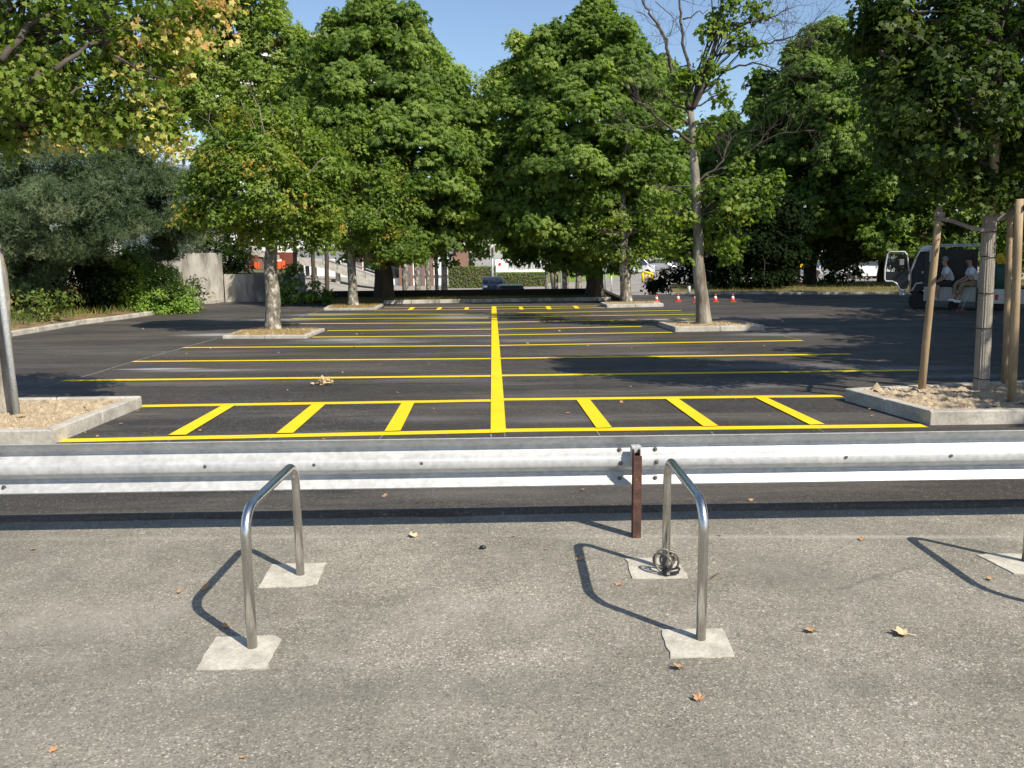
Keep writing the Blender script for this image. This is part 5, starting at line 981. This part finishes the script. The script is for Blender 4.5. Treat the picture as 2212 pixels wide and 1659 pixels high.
# ============================================================ VEHICLES
def car(label, x, Yc, L, W, Hh, col, rz, kind='hatch', name='parked_car', cat='car', z=None, group='cars parked beyond the trees'):
    q = onterr(x, Yc)
    if z is not None: q.z = z
    root = thing(name, label, cat, q, rz, group); pm = M.get(('car', col)) or mat('car_paint', col, .25, .15, .6); M[('car', col)] = pm
    wr = .31 if kind != 'van' else .34; g_ = .17
    if kind == 'hatch': prof = [(-.5, .30), (-.495, .52), (-.47, .60), (-.28, .68), (-.14, .97), (-.02, 1.0), (.28, .98), (.42, .76), (.49, .68), (.5, .35)]
    elif kind == 'saloon': prof = [(-.5, .30), (-.495, .50), (-.46, .60), (-.24, .68), (-.10, .96), (.0, 1.0), (.16, .98), (.32, .72), (.48, .68), (.5, .35)]
    else: prof = [(-.5, .22), (-.495, .42), (-.46, .52), (-.36, .58), (-.24, .90), (-.18, .98), (.0, 1.0), (.46, .99), (.495, .90), (.5, .30)]
    P = [(a*L, h*Hh) for a, h in prof]; bl = P[0]; br = P[-1]
    low = [(br[0], g_)]; ax1, ax2 = .31*L, -.31*L
    for axx in (ax1, ax2):
        for k in range(9): t = math.pi*k/8; low.append((axx+(wr+.05)*math.cos(t), g_+.02+(wr+.02)*math.sin(t)))
    low.append((bl[0], g_)); poly = P+low; belt = .62*Hh if kind != 'van' else .55*Hh
    vs = []; n = len(poly)
    for s in (-1, 1):
        for a, h in poly:
            k = 1-.17*max(0, (h-belt)/(Hh-belt)); vs.append((a, s*W/2*k*(1-.12*max(0, abs(a)/L-.42)/.08), h))
    b = MB(); b.add(vs, [tuple(range(n)), tuple(range(2*n-1, n-1, -1))]+[((i+1) % n, i, i+n, (i+1) % n+n) for i in range(n)]); b.build('body', pm, root, bevel=.035, seg=2)
    idx = [i for i, (a, h) in enumerate(P) if h > belt-.01]; A = P[idx[0]-1] if P[idx[0]][1] > belt+.1 else P[idx[0]]
    ws0 = [p for p in P if p[1] > belt-.02*Hh]; front = (ws0[0], ws0[1]); rear = (ws0[-2], ws0[-1]) if kind != 'van' else ((P[7][0], P[7][1]), (P[8][0]+.0, belt+.1))
    def pane(nm, A, B, out):
        b = MB(); (a0, h0), (a1, h1) = A, B; e = .018*out; f = lambda h: W/2*(1-.17*max(0, (h-belt)/(Hh-belt)))*.88; t0, t1 = .08, .9
        p = [(a0+(a1-a0)*t0, h0+(h1-h0)*t0), (a0+(a1-a0)*t1, h0+(h1-h0)*t1)]; (x0, z0), (x1, z1) = p
        b.sheet([(x0+e, -f(z0), z0+.02), (x0+e, f(z0), z0+.02), (x1+e, f(z1), z1+.02), (x1+e, -f(z1), z1+.02)]); b.build(nm, M['glass'], root)
    pane('windscreen', front[0], front[1], -1)
    if kind != 'van': pane('rear_window', rear[1], rear[0], 1)
    roofh = Hh*.93; fa = front[1][0]; ra = rear[0][0]
    for s in (-1, 1):
        y0 = s*(W/2+.004); y1 = s*(W/2*(1-.17*.86)+.006)
        segs = [(fa-.12*L*.5, -.02*L), (.0, ra-.0)] if kind != 'van' else [(fa-.04*L, -.08*L), (-.06*L, .16*L), (.18*L, .44*L)]
        for x0, x1 in segs:
            b = MB(); sh = .5*(front[1][0]-front[0][0]) if x0 < fa else 0
            b.sheet([(x0-(0 if x0 >= fa else .04*L), y0, belt+.04), (x1, y0, belt+.04), (x1-(.02*L if x1 > 0 else 0), y1, roofh), (x0+(.06*L if x0 < fa else .02), y1, roofh)]); b.build('side_window', M['glass'], root)
        for axx in (ax1, ax2):
            wv = MB().lathe([(wr*.6, -.09), (wr*.97, -.09), (wr, -.05), (wr, .05), (wr*.97, .09), (wr*.6, .09)], 18, (axx, s*(W/2-.1), wr), 'y').build('wheel', M['tyre'], root)
            MB().lathe([(wr*.62, -.06*1), (wr*.62, .0), (wr*.2, .02*s), (.01, .02*s)] if s > 0 else [(.01, -.02), (wr*.2, -.02), (wr*.62, 0), (wr*.62, .06)], 14, (axx, s*(W/2-.03), wr), 'y').build('rim', M['rim'], wv)
        b = MB(); b.box(-L/2-.012, -L/2+.1, s*W*.33-.16, s*W*.33+.16, .46*Hh, .55*Hh); b.build('headlight', M['glasslamp'], root, bevel=.02)
        b = MB(); b.box(L/2-.08, L/2+.012, s*W*.38-.1, s*W*.38+.1, .55*Hh, .66*Hh); b.build('tail_light', M['taillamp'], root, bevel=.01)
        b = MB(); b.ball((fa-.06*L, s*(W/2+.09), belt+.08), (.07, .1, .07), 8, 5); b.build('wing_mirror', pm, root, smooth=True)
    b = MB(); b.box(-L/2-.015, -L/2+.02, -.26, .26, .28*Hh, .28*Hh+.11); b.build('number_plate', M['white'], root)
    return root
M['glasslamp'] = mat('headlamp', (.75, .78, .8), .08); M['taillamp'] = mat('tail_lamp', (.5, .02, .02), .3)
car('dark blue car facing us behind the low dark wall', 1065, 68, 4.0, 1.75, 1.5, (.02, .032, .06), R(90), 'hatch')
car('black hatchback seen from behind, only its roof and rear window above the low wall', 1103, 50, 3.9, 1.7, 1.42, (.012, .014, .014), R(-90), 'hatch')
car('dark blue estate car parked left of the silver van', 1325, 104, 4.5, 1.75, 1.5, (.03, .05, .10), R(180), 'saloon')
car('silver grey minivan parked behind the slim patchy trunk', 1369, 103, 4.9, 1.85, 1.9, (.50, .53, .57), R(180), 'van', name='parked_van', cat='van')
car('grey estate car half hidden right of the silver van', 1422, 106, 4.5, 1.8, 1.55, (.25, .26, .26), R(180), 'hatch')
car('small dark grey car at the right end of that row of parked cars', 1455, 108, 4.2, 1.8, 1.5, (.12, .13, .13), R(180), 'hatch')
car('white van glimpsed left of the leaning bare trunk through the leaves', 1530, 85, 4.8, 1.9, 1.9, (.7, .72, .72), R(180), 'van', name='parked_van', cat='van')
car('white van glimpsed just right of the leaning bare trunk', 1576, 88, 4.8, 1.9, 2.0, (.75, .78, .78), R(180), 'van', name='parked_van', cat='van')
car('bright yellow car behind the chestnut trunk on the verge', 1745, 78, 4.3, 1.75, 1.4, (.80, .50, .02), R(0), 'saloon')
car('silver car right of the yellow car, partly behind the upright shrub', 1788, 70, 4.2, 1.75, 1.3, (.45, .47, .5), R(0), 'saloon')
car('white hatchback parked left of the open truck door', 1862, 62, 4.1, 1.8, 1.55, (.75, .76, .78), R(180), 'hatch')
car('dark car right behind the white hatchback, beside the truck door', 1906, 66, 4.2, 1.75, 1.5, (.03, .03, .035), R(180), 'hatch')

# truck
tw = G(1980, 667.5); TY = tw.y; tr = thing('flatbed_truck', 'small white flatbed truck with its cab door open and two men sitting on it', 'truck', (tw.x, TY, LOT), R(-28)); S = 478.0
TC, TS = math.cos(R(-28)), math.sin(R(-28))
def TL(u, v, z=0): return Vector((tw.x+u*TC-v*TS, TY+u*TS+v*TC, LOT+z))
def U(x): return (x-820)/S
def Wz(y): return (1432-y)/418.0
def tp(b, name, m, **k): return b.build(name, M[m], tr, **k)
cabp = [(U(705), Wz(1200)), (U(698), Wz(1050)), (U(705), Wz(890)), (U(800), Wz(640)), (U(860), Wz(600)), (U(1000), Wz(598)), (U(1010), Wz(640)), (U(1010), Wz(1130)), (U(905), Wz(1130)), (U(880), Wz(1200)), (U(720), Wz(1240))]
b = MB(); b.xprism(cabp, .14, 1.72); tp(b, 'cab_shell', 'truckd', bevel=.03)  # shell of the white cab coloured dark to stand in for shade
b = MB(); b.xprism([(U(800), Wz(640)), (U(860), Wz(600)), (U(1000), Wz(596)), (U(1004), Wz(655)), (U(820), Wz(662))], .02, 1.80); tp(b, 'cab_roof', 'truckw', bevel=.03)
b = MB(); b.tube([(U(712), .05, Wz(1190)), (U(704), .05, Wz(940)), (U(760), .05, Wz(780)), (U(815), .05, Wz(668)), (U(950), .05, Wz(662))], .028, 8); b.tube([(U(712), .05, Wz(1190)), (U(745), .05, Wz(1180)), (U(790), .05, Wz(1095)), (U(880), .05, Wz(1085))], .03, 8); tp(b, 'door_frame', 'truckw', smooth=True)
b = MB(); b.box(U(890), U(955), .03, .13, Wz(1135), Wz(640)); tp(b, 'rear_pillar', 'truckd', bevel=.01); b = MB(); b.box(U(950), U(1012), .02, .12, Wz(810), Wz(655)); tp(b, 'quarter_window', 'rim', bevel=.01)
b = MB(); b.ball((U(870), .09, Wz(950)), (.03, .03, .045), 8, 5); tp(b, 'handle', 'white')
dr = thing('tmp', 'x', 'x'); bpy.data.objects.remove(dr)
dpoly = [(345, 1060), (340, 935), (672, 935), (690, 960), (690, 1120), (660, 1190), (600, 1185), (560, 1140), (520, 1075), (470, 1050), (400, 1055)]
b = MB(); b.xprism([(U(x), Wz(y)) for x, y in dpoly], -.30, -.24); b.tube([(U(x), -.27, Wz(y)) for x, y in [(345, 940), (368, 702), (402, 668), (613, 670), (652, 722), (680, 940)]], .03, 8); door = tp(b, 'door', 'truckd')
b = MB(); b.sheet([(U(x), -.265, Wz(y)) for x, y in [(350, 935), (370, 710), (405, 675), (610, 677), (645, 728), (672, 935)]]); b.build('window', M['tint'], door)
b = MB(); pts = [(U(x), -.31, Wz(y)) for x, y in [(690, 930), (655, 720), (615, 675), (410, 672), (378, 710), (355, 900), (358, 1030), (380, 1062), (470, 1062), (530, 1090), (575, 1165), (620, 1185), (670, 1165)]]; b.tube(pts, .022, 8); b.build('seal', M['truckw'], door, smooth=True)
b = MB(); b.box(U(555), U(615), -.37, -.33, Wz(850), Wz(770)); b.build('mirror', M['rim'], door, bevel=.01)
b = MB(); b.box(U(565), U(640), -.22, .1, Wz(1245), Wz(1180)); tp(b, 'step', 'truckw', bevel=.02)
def wheel(x, y=.12, r=.262):
    wv = MB().lathe([(r*.55, -.1), (r*.94, -.1), (r, -.06), (r, .06), (r*.94, .1), (r*.55, .1)], 28, (x, y, r), 'y').build('wheel', M['tyre'], tr)
    MB().lathe([(.04, -.095), (.06, -.09), (r*.35, -.06), (r*.5, -.085), (r*.58, -.10), (r*.58, .05)], 24, (x, y, r), 'y').build('rim', M['rim'], wv)
    b = MB()
    for k in range(6): a = k*math.pi/3; b.lathe([(.022, -.001), (.02, .0)], 8, (x+.095*math.cos(a), y-.083, r+.095*math.sin(a)), 'y')
    b.build('rim_hole', M['black'], wv)
wheel(0); wheel(0, 1.6); wheel(U(1900)); wheel(U(1900), 1.6)
b = MB(); b.box(U(900), U(2900), .35, .55, .30, .48); b.box(U(900), U(2900), 1.25, 1.45, .30, .48); tp(b, 'chassis', 'black')
b = MB(); b.box(U(880), U(2900), .02, 1.78, .60, .70); tp(b, 'bed_floor', 'truckd')
for x0, x1 in ((902, 1100), (1104, 1350), (1354, 1598)): b = MB(); b.box(U(x0), U(x1), -.02, .015, Wz(1325), Wz(1135)); tp(b, 'side_panel', 'alu', bevel=.008)
b = MB(); b.box(U(1632), U(2260), -.02, .015, Wz(1345), Wz(1160)); b.box(U(2270), U(2900), -.02, .015, Wz(1345), Wz(1160)); tp(b, 'side_panel', 'truckw', bevel=.008)
b = MB(); b.box(U(1600), U(1628), -.05, .05, Wz(1400), Wz(1140)); tp(b, 'stake_pocket', 'black'); b = MB(); b.box(U(1608), U(1630), -.04, .03, Wz(1160), Wz(940)); tp(b, 'bed_post', 'pole', bevel=.005)
b = MB()
for k in range(4): x = 1785+62*k; b.add([(U(x), -.024, Wz(1300)), (U(x+35), -.024, Wz(1300)), (U(x+68-35+10), -.024, Wz(1228)), (U(x+8-15), -.024, Wz(1228))], [(0, 1, 2, 3)]) if k < 2 else None
b.build('red_stripes', M['conered'], tr)
b = MB()
for y in (585, 608): b.obox((U(950), .1, Wz(y)), (U(1700), .1, Wz(y)), .03, .03); b.obox((U(950), 1.6, Wz(y)), (U(1700), 1.6, Wz(y)), .03, .03)
for x in range(985, 1700, 62): b.box(U(x), U(x)+.025, .09, .115, Wz(610), Wz(580))
tp(b, 'ladder_rack', 'pole'); b = MB(); b.box(U(948), U(970), .06, .12, Wz(1130), Wz(570)); b.box(U(1640), U(1668), .06, .12, Wz(1150), Wz(590)); b.box(U(1640), U(1668), 1.56, 1.62, Wz(1150), Wz(590)); tp(b, 'rack_post', 'truckd')
b = MB(); b.box(U(1020), U(1600), .75, 1.6, .70, Wz(650)); tp(b, 'load_and_shade_box', 'black', bevel=.03)  # black box stands in for equipment and the dark shade on the bed
tarp = thing('green_tarpaulin', 'rounded dark green tarpaulin bundle on the truck bed', 'tarpaulin', TL(U(1890), .8, .72)); b = MB(); b.ball((0, 0, .25), (.32, .4, .45), 14, 9); b.build('cover', mat('green_tarp', (.06, .12, .09), .8), tarp, smooth=True)
yj = thing('yellow_jacket', 'crumpled yellow jacket on top of the truck load', 'jacket', TL(U(1880), .5, Wz(830))); b = MB(); b.ball((0, 0, .12), (.13, .1, .17), 9, 7); b.ball((.08, 0, .05), (.09, .08, .09), 7, 5); o = b.build('cloth', mat('yellow_cloth', (.75, .5, .03), .8), yj)
o.data.transform(Matrix.Identity(4)); 
for v in o.data.vertices: v.co += Vector(rng.normal(0, .015, 3))
br_ = thing('push_broom', 'broom with a red head leaning against the side of the truck', 'broom', TL(U(1410), -.35), R(-28)); b = MB(); b.tube([(U(1428)-U(1410), 0, .03), (U(1530)-U(1410), .22, Wz(1110))], .014, 8); b.build('handle', M['pole'], br_, smooth=True)
b = MB(); b.box(U(1340)-U(1410), U(1475)-U(1410), -.05, .05, -.03, .03); b.build('head', mat('broom_red', (.35, .04, .03), .6), br_, bevel=.01)
b = MB(); b.tube([(U(1300)+.09*math.cos(t)-U(1300), 0, .17+.17*math.sin(t)) for t in [math.pi*k/10 for k in range(6, 21)]], .012, 6); hs = thing('hand_cart', 'dark small wheel of a hand cart under the truck side', 'hand cart', TL(U(1310), -.1), R(-28)); b.build('wheel_guard', M['pole'], hs)
MB().lathe([(.05, -.03), (.14, -.03), (.15, 0), (.14, .03), (.05, .03)], 18, (0, 0, .15), 'y').build('wheel', M['tyre'], hs)
# people
def skinned(name, joints, edges, m, parent, rootj=0, sub=2):
    me = bpy.data.meshes.new(name); keys = list(joints); me.from_pydata([joints[k][0] for k in keys], [(keys.index(a), keys.index(c)) for a, c in edges], []); me.materials.append(m)
    o = bpy.data.objects.new(name, me); COL.objects.link(o); o.parent = parent; md = o.modifiers.new('skin', 'SKIN'); md.use_smooth_shade = True
    for i, k in enumerate(keys): r = joints[k][1]; me.skin_vertices[0].data[i].radius = r if hasattr(r, '__len__') else (r, r)
    me.skin_vertices[0].data[rootj].use_root = True; s = o.modifiers.new('sub', 'SUBSURF'); s.levels = sub; s.render_levels = sub; return o
def person(label, loc, J, trouser, cap, hx_, seedlabel=None):
    p = thing('person', label, 'person', loc, R(-28))
    body = dict(pelvis=(J['hip'], .12), waist=(J['waist'], .11), chest=(J['chest'], .13), neck=(J['neck'], .055), head0=(J['head'], .075), head=(tuple(Vector(J['head'])+Vector((0, 0, .07))), .085), head2=(tuple(Vector(J['head'])+Vector((0, 0, .14))), .065))
    ed = [('pelvis', 'waist'), ('waist', 'chest'), ('chest', 'neck'), ('neck', 'head0'), ('head0', 'head'), ('head', 'head2')]
    for s, sg in (('l', 1), ('r', -1)):
        body['sh'+s] = (J['sh'+s], .055); body['el'+s] = (J['el'+s], .04); body['wr'+s] = (J['wr'+s], .028); body['pa'+s] = (J['pa'+s], (.038, .022))
        ed += [('chest', 'sh'+s), ('sh'+s, 'el'+s), ('el'+s, 'wr'+s), ('wr'+s, 'pa'+s)]
        hd = (Vector(J['pa'+s])-Vector(J['wr'+s])).normalized(); sd = hd.cross(Vector((0, 0, 1))).normalized()
        for k in range(4):
            f = 'f%s%d' % (s, k); b0 = Vector(J['pa'+s])+sd*(.024*(k-1.5))+hd*.03; body[f+'a'] = (tuple(b0), .010); body[f+'b'] = (tuple(b0+hd*(.03+.006*(k in (1, 2)))+Vector((0, 0, -.02))), .009); ed += [('pa'+s, f+'a'), (f+'a', f+'b')]
        body['th'+s] = (tuple(Vector(J['wr'+s])+sd*.04*sg+hd*.03), .011); body['th2'+s] = (tuple(Vector(J['wr'+s])+sd*.05*sg+hd*.06), .009); ed += [('wr'+s, 'th'+s), ('th'+s, 'th2'+s)]
        body['kn'+s] = (J['kn'+s], .065); body['an'+s] = (J['an'+s], .04); body['to'+s] = (J['to'+s], (.04, .03)); body['hp'+s] = (J['hp'+s], .085)
        ed += [('pelvis', 'hp'+s), ('hp'+s, 'kn'+s), ('kn'+s, 'an'+s), ('an'+s, 'to'+s)]
    skinned('body', body, ed, M['skin'], p)
    sh = dict(a=(J['hip'], .145), b_=(J['waist'], .145), c=(J['chest'], .165), n=(tuple(Vector(J['neck'])-Vector((0, 0, .03))), .075)); e2 = [('a', 'b_'), ('b_', 'c'), ('c', 'n')]
    for s in 'lr': sh['s'+s] = (J['sh'+s], .082); sh['e'+s] = (tuple(Vector(J['sh'+s]).lerp(Vector(J['el'+s]), .75)), .07); e2 += [('c', 's'+s), ('s'+s, 'e'+s)]
    skinned('shirt', sh, e2, M['shirt'], p)
    tj = dict(a=(J['hip'], .14)); e3 = []
    for s in 'lr': tj['h'+s] = (J['hp'+s], .10); tj['k'+s] = (J['kn'+s], .082); tj['z'+s] = (tuple(Vector(J['kn'+s]).lerp(Vector(J['an'+s]), .25 if trouser == 'trousers' else .8)), .065); e3 += [('a', 'h'+s), ('h'+s, 'k'+s), ('k'+s, 'z'+s)]
    skinned('trousers', tj, e3, M[trouser], p)
    hd = Vector(J['head'])+Vector((0, 0, .09)); f = Vector(hx_).normalized(); b = MB(); b.ball(hd+Vector((0, 0, .035))-f*.02, (.098, .098, .095), 14, 9); b.build('cap' if cap else 'hair', m_var('cap_cloth', (.16, .15, .14), (.3, .28, .26), 8) if cap else M['hair'], p, smooth=True)
    if cap: b = MB(); c = hd+f*.10+Vector((0, 0, .02)); b.ball(c, (.075, .075, .012), 12, 5); b.build('cap_peak', M['trousers'], p, smooth=True)
    b = MB(); c = hd+f*.095-Vector((0, 0, .035)); b.ball(c, (.018, .018, .024), 8, 5); b.build('nose', M['skin'], p, smooth=True); sd = f.cross(Vector((0, 0, 1)))
    for s in (-1, 1):
        b = MB(); b.ball(hd+f*.083+sd*s*.033-Vector((0, 0, .012)), (.011, .011, .008), 8, 5); b.build('eye', M['hair'], p, smooth=True); b = MB(); b.ball(hd+sd*s*.088-Vector((0, 0, .03)), (.018, .018, .03), 8, 5); b.build('ear', M['skin'], p, smooth=True)
        b = MB(); c = Vector(J['to'+('l' if s > 0 else 'r')]); b.ball(c-Vector((-.03, 0, .01)), (.12, .05, .045), 10, 6); b.build('shoe', M['white' if not cap else 'pole'], p, smooth=True)
    return p
def V3(x, y, d): return (U(x), d, Wz(y))
J1 = dict(hip=V3(1240, 1075, .12), waist=V3(1235, 1020, .10), chest=V3(1205, 935, .06), neck=V3(1170, 870, .03), head=V3(1150, 830, .01), shl=V3(1200, 915, -.12), shr=V3(1165, 915, .22), ell=V3(1185, 1005, -.2), elr=V3(1130, 1010, .15), wrl=V3(1120, 1050, -.18), wrr=V3(1080, 1060, .05), pal=V3(1095, 1058, -.17), par=V3(1055, 1068, .04),
          hpl=V3(1215, 1095, .02), hpr=V3(1215, 1095, .2), knl=V3(1090, 1085, -.16), knr=V3(1070, 1080, .02), anl=V3(1075, 1255, -.14), anr=V3(1050, 1250, -.05), tol=V3(1035, 1290, -.18), tor=V3(1005, 1285, -.07))
J2 = dict(hip=V3(1570, 1075, .12), waist=V3(1560, 1020, .10), chest=V3(1530, 935, .06), neck=V3(1495, 870, .03), head=V3(1478, 825, .01), shl=V3(1525, 925, -.12), shr=V3(1480, 920, .22), ell=V3(1505, 1010, -.2), elr=V3(1450, 1010, .12), wrl=V3(1420, 1060, -.18), wrr=V3(1370, 1050, .0), pal=V3(1390, 1066, -.18), par=V3(1345, 1060, -.02),
          hpl=V3(1545, 1095, .02), hpr=V3(1540, 1095, .2), knl=V3(1400, 1095, -.18), knr=V3(1320, 1085, -.05), anl=V3(1370, 1270, -.16), anr=V3(1300, 1265, -.12), tol=V3(1340, 1315, -.24), tor=V3(1265, 1300, -.18))
person('man in a grey cap and white T-shirt sitting on the truck side', (tw.x, TY-.02, LOT), J1, 'trousers', True, (-1, -.5, 0))
person('dark-haired man in a white T-shirt and khaki trousers sitting nearest the broom, head bowed', (tw.x, TY-.02, LOT), J2, 'khaki', False, (-1, -.4, 0))
